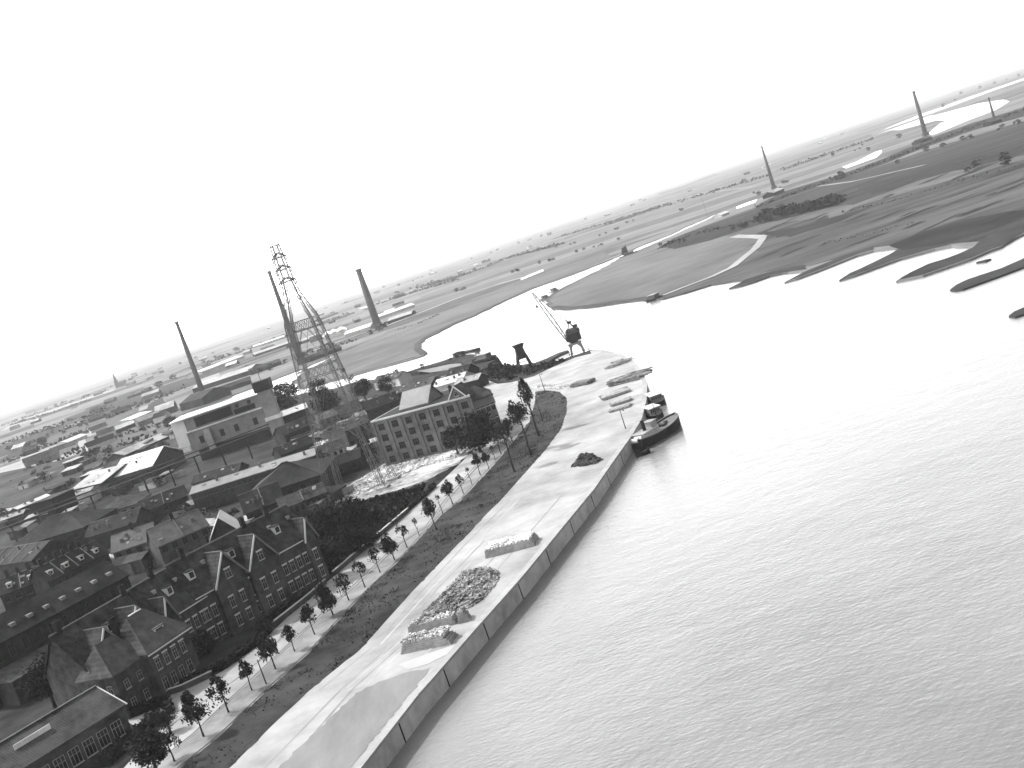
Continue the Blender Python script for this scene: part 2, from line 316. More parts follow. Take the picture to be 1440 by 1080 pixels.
qs = quay + [(832, 497), (808, 503), (776, 517), (751, 529), (720, 537.5), (735, 550), (753, 551), (766, 549), (786.7, 551), (797, 561), (797, 578), (789, 603), (766, 634), (732.5, 671.7), (703, 705), (685.6, 721.5), (641.5, 768), (579, 833), (510, 910), (433, 973), (380, 1023), (323, 1080), (200, 1200), (60, 1330)]
GRASS = mat('quay_grass', 0.033, .95, 0.6, .25, .3)
MUD = mat('trodden_earth', 0.2, .95, 0.3, .12)
STREET = mat('street_paving', 0.27, .9, 0.3, .15)
PAVE = mat('footway_paving', 0.19, .9, 0.35, .3)
sheet('quay_pavement', qs, .02, QS)
sheet('grass_verge', [(160, 1170), (253, 1080), (307, 1037), (380, 967), (433, 920), (500, 847), (530, 817), (558.5, 791.5), (621, 724), (647, 705), (682.5, 667.5), (703, 644.6), (728, 613), (745, 592.5), (753, 563), (753, 551), (766, 549), (786.7, 551), (797, 561), (797, 578), (789, 603), (766, 634), (732.5, 671.7), (703, 705), (685.6, 721.5), (641.5, 768), (579, 833), (510, 910), (433, 973), (380, 1023), (323, 1080), (200, 1200)], .03, GRASS)
sheet('street', [(60, 1200), (100, 1135), (170, 1085), (205, 1045), (230, 1020), (178, 1006), (173, 994), (260, 968), (313, 944), (360, 911), (410, 862), (459.6, 819), (520, 767), (546, 745), (591.7, 705), (646, 653), (671, 628), (685, 605), (694, 589), (697, 565), (690, 548), (670, 541), (658, 536), (673, 530), (700, 540), (720, 537.5), (735, 550), (753, 551), (753, 563), (745, 592.5), (728, 613), (703, 644.6), (682.5, 667.5), (647, 705), (621, 724), (558.5, 791.5), (530, 817), (500, 847), (433, 920), (380, 967), (307, 1037), (253, 1080), (160, 1170)], .024, STREET)
treeline = [(150, 1155), (240, 1074), (287, 1037), (322, 1003), (356, 972), (415, 917), (469, 867), (514, 827), (573, 771), (614, 745), (640, 709), (676, 669), (697, 647), (716, 620), (738, 590)]
def kerb(name, px, wd, h, m, z=.02):
    c = [G(u, v) for u, v in px]; mb = MB()
    for k in range(len(c)-1):
        d = (c[k+1]-c[k]); L = d.length; M = Matrix.Translation(c[k]) @ Matrix.Rotation(an(c[k], c[k+1]), 4, 'Z')
        mb.box(0, -wd/2, z, L, wd/2, h, M)
    return tag(mb.build(name, m), kind='structure')
foot = [(u-3, v-3) for u, v in treeline]
verge_edge = [(160, 1170), (253, 1080), (307, 1037), (380, 967), (433, 920), (500, 847), (558.5, 791.5), (621, 724), (647, 705), (703, 644.6), (738, 600)]
sheet('footway', [(u-10, v-5) for u, v in treeline] + [(u-1, v-1) for u, v in reversed(verge_edge)], .14, PAVE)
kerb('kerb', [(u-11, v-5.5) for u, v in treeline], .35, .15, MUD)
strip('gutter', [(u-14, v-6.5) for u, v in treeline], .35, .034, mat('gutter_stone', .12, .9, .2, .5), 0)
strip('kerb_line', [(194, 1066), (225, 1035), (262, 1003), (330, 957), (372, 924), (412, 878), (459, 836)], .3, .034, MATS['gutter_stone'], 0)
sheet('dirt_patch', [(370, 1140), (392, 1080), (420, 1052), (444, 1030), (470, 1004), (500, 975), (540, 957), (576, 945), (604, 940), (596, 953), (578, 975), (541, 1021), (496, 1077), (440, 1145)], .05, mat('dirty_paving', 0.17, .95, 0.3, .15, stretch=(1, .3, 1)))
sheet('dirt_patch', [(590, 873), (599, 859), (634, 825), (652, 804), (690, 797), (705, 806), (700, 818), (680, 846), (641, 866)], .04, mat('stony_ground', 0.2, .95, 0.4, .4))
sheet('sand_strip', [(560, 935), (600, 920), (645, 905), (640, 915), (600, 935), (575, 942)], .055, mat('sand', 0.36, .95, 0.1, .3))
rt = random.Random(4)
TRK = [mat('wheel_track', .22, .95, .25, .3), mat('pale_wheel_track', .32, .95, .2, .3)]
for k in range(10):          # cart tracks worn along the quay
    f = .12+.075*k; L0 = []
    for a, b in (((323, 1080), (498, 1080)), ((433, 973), (600, 955)), ((510, 910), (660, 887)), ((579, 833), (729, 810)), ((641, 768), (787, 740)), ((703, 705), (830, 688)), ((766, 634), (883, 613)), ((797, 570), (905, 545)), ((790, 545), (880, 505))):
        g = f+rt.uniform(-.03, .03); L0.append((a[0]+(b[0]-a[0])*g, a[1]+(b[1]-a[1])*g))
    i0 = rt.randrange(0, 4); strip('wheel_track', L0[i0:i0+rt.randrange(3, 6)], rt.uniform(.2, .45), .028+.001*k, TRK[k % 2], 0)
# yard between factory and street, and gardens
sheet('rubble_yard', [(440, 716), (462, 694), (483, 681), (500, 676), (525, 662), (546, 648), (570, 640), (608, 627), (640, 619), (669, 612), (680, 605), (668, 627), (646, 652), (598, 676), (546, 693), (500, 707), (470, 716)], .05, mat('rubble_ground', 0.3, .95, 0.8, .5, .6, det=10))
sheet('weedy_strip', [(520, 689), (560, 678), (590, 672), (612, 665), (598, 680), (560, 690), (530, 697)], .045, mat('weeds', 0.07, .95, .5, .3))
sheet('garden_ground', [(440, 712), (490, 710), (546, 697), (600, 681), (590, 705), (546, 744), (520, 766), (459, 818), (430, 800), (430, 740)], .03, mat('garden_soil', 0.03, .95, .5, .3))
sheet('garden_path', [(520, 735), (535, 722), (552, 715), (556, 720), (540, 730), (528, 738)], .045, mat('path_gravel', .12, .95, .4, .6))
sheet('bank_slope', [(664, 532), (690, 513), (728, 516), (765, 512), (783, 510), (806, 502), (808, 502.6), (776, 516.6), (751, 528.6), (720, 537)], .03, mat('bank_grass', 0.03, .95, .4, .15))
sheet('pale_yard', [(586, 522), (633, 512), (648, 511), (650, 515), (630, 520), (605, 524)], .03, MUD)
sheet('school_yard', [(175, 1012), (222, 996), (238, 1005), (190, 1022)], .03, mat('yard_paving', 0.3, .9, 0.2, .3))
sheet('school_yard', [(152, 1042), (205, 1024), (198, 1034), (160, 1048)], .03, MATS['yard_paving'])

# quay wall: concrete facing with joints and a capping
def quay_wall():
    c = [G(u, v) for u, v in quay]
    root = empty('quay_wall', c[2], 0, 'grey concrete quay wall curving along the river with vertical joints', 'quay wall')
    o = Vector(c[2]); wall = MB(); cap = MB()
    for k in range(len(c)-1):
        a, b = c[k]-o, c[k+1]-o; L = (b-a).length; M = Matrix.Translation(a) @ Matrix.Rotation(an(a, b), 4, 'Z')
        wall.box(-.05, -.9, WZ-1.5, L+.05, .15, -.30, M)
        cap.box(-.02, -1.0, -.30, L+.02, .25, .06, M)
    wall.build('wall_face', mat('quay_concrete', 0.36, .85, 0.4, .25, .15), root); cap.build('capping', mat('capping_concrete', 0.28, .85, 0.2, .4), root)
    # joints every ~14 m
    pos = []; acc = 0
    for k in range(1, len(c)-1):
        a, b = c[k], c[k+1]; L = (b-a).length; s = (14-acc) if acc else 7
        while s < L:
            pos.append((a+(b-a)*(s/L)-o, an(a, b))); s += 14
        acc = L-(s-14)
    dj = mat('joint_tar', .02, .9, .2, 1)
    for p, t in pos:
        M = Matrix.Translation(p) @ Matrix.Rotation(t, 4, 'Z'); mb = MB(); mb.box(-.13, -.94, WZ-1.2, .13, -.8, -.32, M); mb.build('joint', dj, root)
    return root
quay_wall()

# ------------------------------------------------------------------ trees
def crown_mesh(name, seed, n, rx, rz, leaf, holes=.25, m=None, taper=0):
    rnd = random.Random(seed); mb = MB()
    cl = []
    for _ in range(int(11+n/130)):
        while True:
            p = Vector((rnd.uniform(-1, 1), rnd.uniform(-1, 1), rnd.uniform(-1, 1)))
            if p.length < 1: break
        p = p.normalized()*(p.length**.6)*.78
        cl.append((p, rnd.uniform(.18, .46)))
    for _ in range(n):
        c, r = rnd.choice(cl)
        d = Vector((rnd.gauss(0, 1), rnd.gauss(0, 1), rnd.gauss(0, .8))).normalized()*r*rnd.uniform(.5, 1.3)
        p = c+d; p = Vector((p.x*rx*(1-taper*p.z), p.y*rx*(1-taper*p.z), p.z*rz))
        a = Vector((rnd.gauss(0, 1), rnd.gauss(0, 1), rnd.gauss(0, 1))).normalized(); b = a.orthogonal().normalized(); q = rnd.uniform(.6, 1.3)*leaf
        e = a.cross(b)
        mb.face([p-b*q, p-e*q*.6, p+b*q, p+e*q*.6])
    o = mb.build(name, m or LEAF); me = o.data; bpy.data.objects.remove(o); return me
def trunk_mesh(seed, h, r, limbs=5, lean=.03):
    rnd = random.Random(seed); mb = MB()
    pts = [Vector((lean*math.sin(k*1.7+seed)*h*k/5, lean*math.cos(k*1.3+seed)*h*k/5, h*k/5)) for k in range(6)]
    mb.tube(pts, [r*1.35, r, r*.85, r*.7, r*.5, r*.25], 7)
    for j in range(limbs):
        k = 2+j % 3; a = rnd.uniform(0, 6.28); b = pts[k]; L = h*rnd.uniform(.2, .32)
        d = Vector((math.cos(a), math.sin(a), rnd.uniform(.6, 1.1))).normalized()
        mb.tube([b, b+d*L*.5+Vector((0, 0, L*.05)), b+d*L], [r*.45, r*.3, r*.1], 5)
    o = mb.build('trunk', BARK); me = o.data; bpy.data.objects.remove(o); return me
CR = [crown_mesh('crown', 10+k, 1300, 1, 1, .12, taper=.4) for k in range(4)]
CRS = [crown_mesh('crown', 20+k, 480, 1, 1, .12, taper=.45) for k in range(3)]
CRB = [crown_mesh('crown', 30+k, 3200, 1, 1, .075, m=LEAFD) for k in range(3)]
CRF = [crown_mesh('crown', 40+k, 90, 1, 1, .26, m=LEAFF) for k in range(3)]
TR = [trunk_mesh(k, 1.0, .018, 5) for k in range(4)]
TRB = [trunk_mesh(k+9, 1.0, .035, 6, .02) for k in range(3)]
def tree(name, base, h, cw, ch, kind, k, label, cat='tree', group=None):
    """h total height, cw crown radius, ch crown half height"""
    rt = empty(name, base, (k*1.9) % 6.28, label, cat, group)
    tm = (TRB if kind in 'BF' else TR); cm = dict(N=CR, S=CRS, B=CRB, F=CRF)[kind]
    t = bpy.data.objects.new('trunk', tm[k % len(tm)]); COL.objects.link(t); t.parent = rt; t.scale = (max(h, 4)*1.0, max(h, 4)*1.0, h*.9)
    c = bpy.data.objects.new('crown', cm[k % len(cm)]); COL.objects.link(c); c.parent = rt; c.location = (0, 0, h-ch*.93); c.scale = (cw, cw, ch)
    return rt
# street trees: base px, crown centre px, crown radius m, kind, description
ST = [((246, 1072), (237, 1040), 1.55, 'S', 'young street tree with thin spreading crown at the lowest end of the footway row'),
 ((287, 1037), (270, 995), 1.5, 'N', 'full bushy young street tree, second up from the bottom of the row'),
 ((322, 1003), (311, 965), 1.5, 'S', 'sparse lopsided young street tree, third up from the bottom of the row'),
 ((355, 972), (345, 940), .95, 'N', 'small round street tree just below the slim pole near the villa hedge'),
 ((388, 942), (377, 908), 1.45, 'N', 'dark wide-crowned street tree just above the slim pole near the villa hedge'),
 ((415, 917), (405, 891), .9, 'N', 'small compact street tree between two bigger dark-crowned ones'),
 ((443, 893), (432, 862), 1.1, 'N', 'upright street tree below the broad dark one in front of the terrace end'),
 ((469, 866), (459, 836), 1.7, 'N', 'broad dark street tree in front of the right end of the gabled terrace'),
 ((491, 845), (484, 818), 1.35, 'S', 'loose-crowned street tree beside the broad dark one by the terrace'),
 ((514, 827), (504, 797), 1.05, 'S', 'slender street tree opposite the dark garden, lower one of a close pair'),
 ((535, 806), (526, 779), 1.0, 'S', 'slender street tree opposite the dark garden, upper one of a close pair'),
 ((555, 788), (544, 763), 1.35, 'N', 'very dark round street tree opposite the garden'),
 ((573, 771), (565, 745), 1.0, 'S', 'thin street tree just above the very dark round one'),
 ((614, 745), (598, 714), 1.25, 'N', 'dense dark street tree with twin stems halfway up the avenue'),
 ((590, 754), (582, 733), .5, 'S', 'almost bare sapling below the twin-stemmed tree'),
 ((623, 723), (614, 699), .45, 'S', 'bare thin sapling above the twin-stemmed tree'),
 ((637, 710), (628, 686), 1.2, 'N', 'street tree with ragged crown below the rubble yard corner'),
 ((652, 695), (643, 674), .9, 'S', 'airy street tree above the ragged-crowned one'),
 ((664, 682), (658, 660), .45, 'S', 'bare thin sapling beside the upper avenue'),
 ((676, 669), (668, 645), 1.0, 'N', 'narrow street tree, left of a close pair at the upper avenue'),
 ((688, 660), (680, 642), .95, 'N', 'narrow street tree, right of a close pair at the upper avenue'),
 ((697, 648), (691, 629), .45, 'S', 'bare thin sapling where the verge grass begins to widen'),
 ((705, 639), (700, 612), 1.3, 'S', 'loose street tree left of the tall trees on the round verge'),
 ((724, 664), (708, 607), 1.7, 'S', 'tall loose-crowned tree on the verge, lowest of the three tall slender ones'),
 ((747, 640), (733, 578), 2.0, 'N', 'tall tree with very dark round crown and long bare stem on the verge'),
 ((758, 613), (743, 552), 1.5, 'N', 'tall narrow poplar-like tree nearest the round end of the verge'),
 ((720, 620), (715, 597), 1.3, 'N', 'shorter street tree behind the tall dark-crowned one')]
for k, (b, c, r, kd, lb) in enumerate(ST):
    hc = top_h(*b, *c); r *= 1.12; chh = r*1.35 if kd != 'S' else r*1.4
    if k == 25: chh = 3.6
    tree('street_tree', G(*b), hc+chh*.95, r, chh, kd, k, lb, group='young trees along the riverside avenue')
# big trees: crown centre px, base px, crown radius
BT = [((665, 607), (676, 636), 6.2, 'broad dark tree in front of the right corner of the brick factory'),
 ((632, 615), (645, 640), 3.2, 'smaller dark tree left of the broad one before the factory'),
 ((398, 557), (404, 578), 9.5, 'wide dark tree by the water right of the white-roofed mill'),
 ((372, 562), (378, 578), 6.0, 'low dark tree next to the mill tower'),
 ((449, 547), (456, 572), 5.5, 'rounded dark tree by the water, upper of two beside the pylon'),
 ((463, 567), (468, 592), 6.5, 'rounded dark tree beside the pylon, lower of two'),
 ((512, 545), (517, 570), 5.0, 'square-topped dark tree on the bank right of the pylon'),
 ((546, 541), (550, 562), 4.0, 'dark tree on the bank behind the factory roof'),
 ((98, 935), (112, 985), 6.0, 'large black tree filling the court behind the villa'),
 ((70, 955), (80, 1000), 4.5, 'dark tree at the left edge of the villa court'),
 ((213, 1052), (225, 1095), 3.2, 'dark spreading tree at the bottom edge by the school hedge'),
 ((232, 1010), (240, 1030), 1.8, 'round dark clipped tree at the corner of the school yard'),
 ((465, 735), (474, 765), 6.0, 'large dark garden tree right of the terrace end'),
 ((495, 722), (502, 748), 5.0, 'dark garden tree between the terrace and the rubble yard'),
 ((520, 752), (524, 768), 3.0, 'dark bushy tree by the garden fence at the avenue'),
 ((462, 778), (468, 800), 3.6, 'dark bushy tree close to the terrace end wall'),
 ((490, 762), (496, 782), 3.8, 'dark tree in the middle of the garden'),
 ((512, 620), (520, 650), 3.6, 'thin grey tree against the left end of the factory'),
 ((372, 878), (376, 892), 1.9, 'dark bush at the garden corner in front of the terrace'),
 ((290, 905), (292, 920), 2.6, 'dark bush before the left gabled house'),
 ((240, 592), (244, 606), 5.0, 'dark tree at the left end of the mill'),
 ((60, 620), (62, 628), 6, 'dark tree among the small fields at the left edge')]
for k, (c, b, r, lb) in enumerate(BT):
    r *= .86 if k > 7 else 1
    hc = top_h(*b, *c); tree('garden_tree', G(*b), hc+r*.8, r, r*.85 if k != 17 else 5, 'B' if k != 17 else 'S', k, lb)
# hedges
def hedge(px, wd, h, label, m=LEAFD, seed=1, step=.8):
    rnd = random.Random(seed); c = [G(u, v) for u, v in px]; o = c[0]; mb = MB()
    for k in range(len(c)-1):
        a, b = c[k]-o, c[k+1]-o; L = (b-a).length; d = (b-a)/L; n = Vector((-d.y, d.x, 0))
        M = Matrix.Translation(a) @ Matrix.Rotation(an(a, b), 4, 'Z')
        mb.box(0, -wd*.32, 0, L, wd*.32, h*.8, M)
        for _ in range(int(L*h*wd*14)+30):
            p = a+d*rnd.uniform(0, L)+n*rnd.uniform(-wd/2, wd/2)+Vector((0, 0, rnd.uniform(.1, h)))
            q = Vector((rnd.gauss(0, 1), rnd.gauss(0, 1), rnd.gauss(0, 1))).normalized(); e = q.orthogonal().normalized(); f = q.cross(e); s = rnd.uniform(.15, .3)
            mb.face([p-e*s, p-f*s, p+e*s, p+f*s])
    ob = mb.build('hedge', m); ob.location = o; return tag(ob, label, 'hedge')
hedge([(187, 1008), (215, 997), (236, 992), (240, 1004)], 1.6, 1.5, 'dark hedge bounding the back of the school yard')
hedge([(150, 1078), (175, 1055), (204, 1030), (222, 1012)], 2.2, 1.7, 'dark clipped hedge running diagonally down beside the school yard')
hedge([(258, 965), (285, 956), (312, 941), (330, 930)], 2.2, 1.3, 'dark hedge along the pavement in front of the villa')
hedge([(330, 930), (345, 918), (366, 904), (378, 889)], 1.6, 1.3, 'dark hedge round the garden corner before the terrace')
hedge([(380, 872), (410, 852), (440, 836)], 1.2, 1.1, 'low dark hedge under the front windows of the terrace')
hedge([(548, 742), (570, 722), (592, 703), (612, 685)], 1.2, 1.2, 'rough dark hedge between the garden and the avenue')

def garden_wall(px, label, h=.9):
    c = [G(u, v) for u, v in px]; root = empty('garden_wall', c[0], 0, label, 'wall'); a_ = MB(); b_ = MB()
    for k in range(len(c)-1):
        M = Matrix.Translation(c[k]-c[0]) @ Matrix.Rotation(an(c[k], c[k+1]), 4, 'Z'); L = (c[k+1]-c[k]).length
        a_.box(0, -.15, 0, L, .15, h, M); b_.box(-.05, -.22, h, L+.05, .22, h+.12, M)
    a_.build('wall', BRICK, root); b_.build('coping', mat('wall_coping', .4, .8, .2, 1), root)
garden_wall([(175, 996), (215, 985), (258, 971), (300, 951)], 'low garden wall with pale coping in front of the villa')
garden_wall([(383, 884), (412, 861), (436, 842), (459, 821)], 'low garden wall with pale coping along the terrace front')
garden_wall([(470, 810), (500, 784), (540, 750), (575, 720)], 'low wall with pale coping between garden and avenue')
# ------------------------------------------------------------------ building kit
def lam_roof(mb, x0, x1, y0, y1, ze, zr, ov=.4, t=.22, axis='x', ym=None):
    """closed pitched-roof shell"""
    if axis == 'x':
        yc = (y0+y1)/2 if ym is None else ym; k0 = (zr-ze)/(yc-y0); k1 = (zr-ze)/(y1-yc)
        prof = [(y0-ov, ze-ov*k0), (yc, zr), (y1+ov, ze-ov*k1)]
        A = [[(x, y, z) for y, z in prof] for x in (x0-ov, x1+ov)]
    else:
        xc = (x0+x1)/2; k = (zr-ze)/(xc-x0)
        prof = [(x0-ov, ze-ov*k), (xc, zr), (x1+ov, ze-ov*k)]
        A = [[(x, y, z) for x, z in prof] for y in (y0-ov, y1)]
    B = [[(p[0], p[1], p[2]+t) for p in a] for a in A]
    for i in (0, 1):
        mb.face([B[0][i], B[1][i], B[1][i+1], B[0][i+1]]); mb.face([A[0][i], A[0][i+1], A[1][i+1], A[1][i]])
        for e in (0, 1): mb.face([A[e][i], A[e][i+1], B[e][i+1], B[e][i]])
    for i in (0, 2): mb.face([A[0][i], A[1][i], B[1][i], B[0][i]])
def hip_roof(mb, x0, x1, y0, y1, ze, zr, ov=.4, inset=None):
    x0 -= ov; x1 += ov; y0 -= ov; y1 += ov; h = (y1-y0)/2 if inset is None else inset; yc = (y0+y1)/2
    a = (x0, y0, ze); b = (x1, y0, ze); c = (x1, y1, ze); d = (x0, y1, ze); e = (x0+h, yc, zr); f = (x1-h, yc, zr)
    mb.face([a, b, f, e]); mb.face([b, c, f]); mb.face([c, d, e, f]); mb.face([d, a, e])
    lo = [(p[0], p[1], ze-.2) for p in (a, b, c, d)]; mb.face(lo[::-1])
    for i in range(4):
        p = (a, b, c, d)[i]; q = (a, b, c, d)[(i+1) % 4]; mb.face([lo[i], lo[(i+1) % 4], q, p])
def gable_wall(mb, x0, x1, y0, y1, ze, zr, axis='x', zb=0):
    mb.box(x0, y0, zb, x1, y1, ze)
    if axis == 'x':
        yc = (y0+y1)/2
        for x, s in ((x0, 1), (x1, -1)):
            q = [(x, y0, ze), (x, yc, zr), (x, y1, ze)]; mb.face(q if s > 0 else q[::-1])
    else:
        xc = (x0+x1)/2
        for y in (y0,): mb.face([(x0, y, ze), (x1, y, ze), (xc, y, zr)])
WIN = {}
def window(parent, x, y, z, wd, ht, rz=0, lintel=False, frame=FRAME, bars=1, sill=True, pane=GLASS):
    key = (wd, ht, bars, frame.name, sill, pane.name)
    if key not in WIN:
        f = MB(); t = .07
        f.box(-wd/2, -.06, 0, -wd/2+t, .02, ht); f.box(wd/2-t, -.06, 0, wd/2, .02, ht)
        f.box(-wd/2+t, -.06, ht-t, wd/2-t, .02, ht); f.box(-wd/2+t, -.06, 0, wd/2-t, .02, t)
        for b in range(bars):
            xx = -wd/2+wd*(b+1)/(bars+1); f.box(xx-.03, -.05, t, xx+.03, .0, ht-t)
        f.box(-wd/2+t, -.045, ht*.62, wd/2-t, -.005, ht*.62+.06)
        if sill: f.box(-wd/2-.08, -.14, -.12, wd/2+.08, .02, -.003)
        fo = f.build('window', frame); p = MB(); p.box(-wd/2+.03, -.03, .03, wd/2-.03, .03, ht-.03); po = p.build('pane', pane)
        WIN[key] = (fo.data, po.data); bpy.data.objects.remove(fo); bpy.data.objects.remove(po)
    fd, pd = WIN[key]
    o = bpy.data.objects.new('window', fd); COL.objects.link(o); o.parent = parent; o.location = (x, y, z); o.rotation_euler = (0, 0, rz)
    q = bpy.data.objects.new('pane', pd); COL.objects.link(q); q.parent = o
    if lintel:
        key = ('L', wd)
        if key not in WIN:
            l = MB(); l.box(-wd/2-.1, -.09, ht+.02, wd/2+.1, .03, ht+.26); lo = l.build('lintel', WHITE); WIN[key] = lo.data; bpy.data.objects.remove(lo)
        q = bpy.data.objects.new('lintel', WIN[key]); COL.objects.link(q); q.parent = o
    return o
def chimney_stack(parent, x, y, z0, z1, w1=.9, w2=.6):
    c = MB(); c.box(x-w1/2, y-w2/2, z0, x+w1/2, y+w2/2, z1); c.box(x-w1/2-.08, y-w2/2-.08, z1, x+w1/2+.08, y+w2/2+.08, z1+.18)
    for k in (-.22, .22): c.box(x+k*w1-.1, y-.1, z1+.18, x+k*w1+.1, y+.1, z1+.5)
    return c.build('chimney', BRICKD, parent)
def dormer(parent, x, y, z, w_=1.3, h=1.5, d=2.5, m=TILE):
    b = MB(); b.box(x-w_/2, y, z, x+w_/2, y+d, z+h); o = b.build('dormer', WHITE, parent)
    r = MB(); r.box(x-w_/2-.15, y-.2, z+h, x+w_/2+.15, y+d, z+h+.15); r.build('dormer_roof', m, o)
    p = MB(); p.box(x-w_/2+.22, y-.03, z+.3, x+w_/2-.22, y+.02, z+h-.2); p.build('pane', GLASS, o)
def cross_gable(root, xc, wd, y0, yin, ze, zr, wall=BRICK, roof=TILE, big=True):
    g = MB(); g.box(xc-wd/2, y0, 0, xc+wd/2, yin, ze)
    q = [(xc-wd/2, y0, ze), (xc+wd/2, y0, ze), (xc, y0, zr)]; g.face(q)
    o = g.build('gable_bay', wall, root)
    r = MB(); lam_roof(r, xc-wd/2, xc+wd/2, y0, yin+4.5, ze, zr, .35, .2, 'y'); r.build('gable_roof', roof, root)
    v = MB(); k = (zr-ze)/(wd/2)
    for s in (-1, 1):
        v = MB(); v.beam((xc+s*(wd/2+.4), y0-.42, ze-.4*k+.12), (xc, y0-.42, zr+.12), .12, .3 if s < 0 else .34)
        v.build('bargeboard', WHITE if s < 0 else mat('shaded_board', .13, .7, .3, 1), root)  # lit verge on the left, darker one on the right, put into the colours
    rs = MB(); rs.box(xc-.12, y0-.3, zr+.2, xc+.12, yin+4.4, zr+.36); rs.build('ridge_tiles', mat('ridge_tile', .1, .8, .4, 1), root)
def brick_house(A, ang, segs, D, ze, zr, label, cat='house', win=(1.0, 1.9), floors=(1.2, 4.6), wallm=BRICK, roofm=TILE, stacks=(), gables=(), cols=None, dorm=(), bw=None, name='terraced_house'):
    root = empty(name, (A[0], A[1], 0), ang, label, cat); L = segs
    wm = MB(); gable_wall(wm, 0, L, 0, D, ze, zr); wm.build('wall', wallm, root)
    rf = MB(); lam_roof(rf, 0, L, 0, D, ze, zr, .35); rfo = rf.build('roof', roofm, root)
    rg = MB(); rg.box(-.4, D/2-.12, zr+.16, L+.4, D/2+.12, zr+.36); rg.build('ridge_tiles', mat('ridge_tile', .1, .8, .4, 1), root)
    g = MB(); g.box(-.3, -.62, ze-.42, L+.3, -.45, ze-.25); g.build('gutter', WHITE, root)
    for x in stacks: chimney_stack(root, x, D/2, zr-.8, zr+1.6)
    for (xc, wd, zg) in gables:
        cross_gable(root, xc, wd, -.8, 1.0, ze, zg, wallm, roofm)
    for x, f in cols or ():
        for i, z in enumerate(floors):
            if f & (1 << i):
                yy = -.8 if any(abs(x-g[0]) < g[1]/2 for g in gables) else 0
                window(root, x, yy, z, win[0], win[1], lintel=True)
    for x in dorm: dormer(root, x, D*.18, ze+(zr-ze)*.42, m=roofm)
    for x in (L*.3, L*.8):
        q = MB(); q.box(x, D*.3, ze+(zr-ze)*.62, x+.7, D*.3+.7, ze+(zr-ze)*.62+.75); q.build('roof_light', FRAME, root)
    return root
# terrace in front: right pair then left pair
a1 = R(49.3)
Ux = Vector((math.cos(a1), math.sin(a1), 0)); T1 = Vector((-60, 191.5, 0))
def P1(u): return T1+Ux*u
h = brick_house(P1(-3.6), a1, 17.9, 9.5, 9.3, 15.2, 'brick terraced house with two steep front gables, just right of the middle of the terrace', gables=((7.2, 6.6, 14.2), (14.6, 6.4, 14.2)), cols=[(1.0, 3), (2.7, 3), (6.0, 3), (8.4, 3), (10.9, 1), (13.3, 3), (15.9, 3)], dorm=(10.9, 2.0), stacks=(3.4, 17.2))
for xx in (7.2, 14.6): window(h, xx, -.8, 9.6, 1.2, 1.6, lintel=True)
window(h, 10.9, 0, 4.4, 1.5, 3.2, bars=2, lintel=True)
for y in (3.0, 6.5): window(h, 0, y, 5.6, .9, 1.7, rz=R(-90), lintel=True)
h = brick_house(P1(14.32), a1, 9.4, 9.5, 9.3, 15.2, 'brick end house of the terrace beside the dark garden with rows of white lintels', gables=((8.2, 2.6, 12.6),), cols=[(1.3, 3), (3.0, 3), (4.7, 3), (6.4, 3), (8.2, 3)], dorm=(3.8,), stacks=(4.8,))
for y in (2.5, 6.5): window(h, 9.42, y, 4.6, 1.0, 1.9, rz=R(90), lintel=True)
a2 = R(60); U2 = Vector((math.cos(a2), math.sin(a2), 0)); T2 = Vector((-74.5, 167.5, 0))
h = brick_house(T2, a2, 16, 9.5, 8.6, 14.6, 'brick terraced house with two steep gables rising behind the villa roof', gables=((4.6, 6.0, 13.0), (11.6, 6.6, 13.4)), cols=[(3.4, 3), (5.8, 3), (8.2, 2), (10.4, 3), (12.8, 3)], dorm=(8.1,), stacks=(1.5, 15))
for xx in (4.6, 11.6): window(h, xx, -.8, 9.2, 1.2, 1.6, lintel=True)
h = brick_house(T2+U2*16.02, a2, 10.2, 9.5, 8.8, 14.8, 'brick house in the middle of the terrace with white lintels and rounded dormer roof', gables=((1.4, 2.6, 12.2),), cols=[(1.5, 3), (3.3, 3), (5.1, 3), (6.9, 3), (8.7, 3)], dorm=(5.5,), stacks=(5.5,))
# villa with hipped roof
def villa():
    A = G(208, 922, 7.2); B = G(257, 889, 7.2); t = an(A, B); L = (B-A).length+1
    root = empty('villa', (A.x, A.y, 0), t, 'brick villa with tall hipped roof and broken ridge at the left end of the terrace', 'house')
    w1 = MB(); w1.box(0, 0, 0, L, 9, 7.4); w1.box(-6.0, 1.5, 0, -.005, 9, 7.0); w1.build('wall', BRICK, root)
    r = MB(); hip_roof(r, 0, L, 0, 9, 7.6, 12.8, .5, 3.2); ro = r.build('roof', TILEL, root)
    r2 = MB(); hip_roof(r2, -6.0, 1.5, 1.6, 8.9, 7.2, 11.6, .45, 2.4); r2.build('side_roof', TILEL, root)
    g = MB(); g.box(-.5, -.72, 7.18, L+.5, -.53, 7.36); g.build('gutter', WHITE, root)
    v = MB(); v.beam((3.2, 4.5, 12.9), (L-3.2, 4.5, 12.9), .3, .16); v.build('ridge_tiles', ZINC, root)
    dormer(root, L*.55, 1.2, 8.3, 2.0, 1.5, 2.2, TILEL)
    chimney_stack(root, 1.2, 6, 8, 13.6)
    for x in (1.3, 3.2, 5.1, 7.0):
        if x < L: window(root, x, 0, 4.3, 1.0, 1.7, lintel=True); window(root, x, 0, .9, 1.1, 2.0)
    window(root, -1.5, 1.5, 4.2, 1.0, 1.4); window(root, -4.2, 1.5, 4.2, 1.0, 1.4); window(root, -1.5, 1.5, 1, 1.0, 1.6); window(root, -4.2, 1.5, 1, 1.0, 1.6)
    for y in (3.2, 6.2): window(root, -6.0, y, 4.2, 1.0, 1.4, rz=R(-90))
    return root
villa()
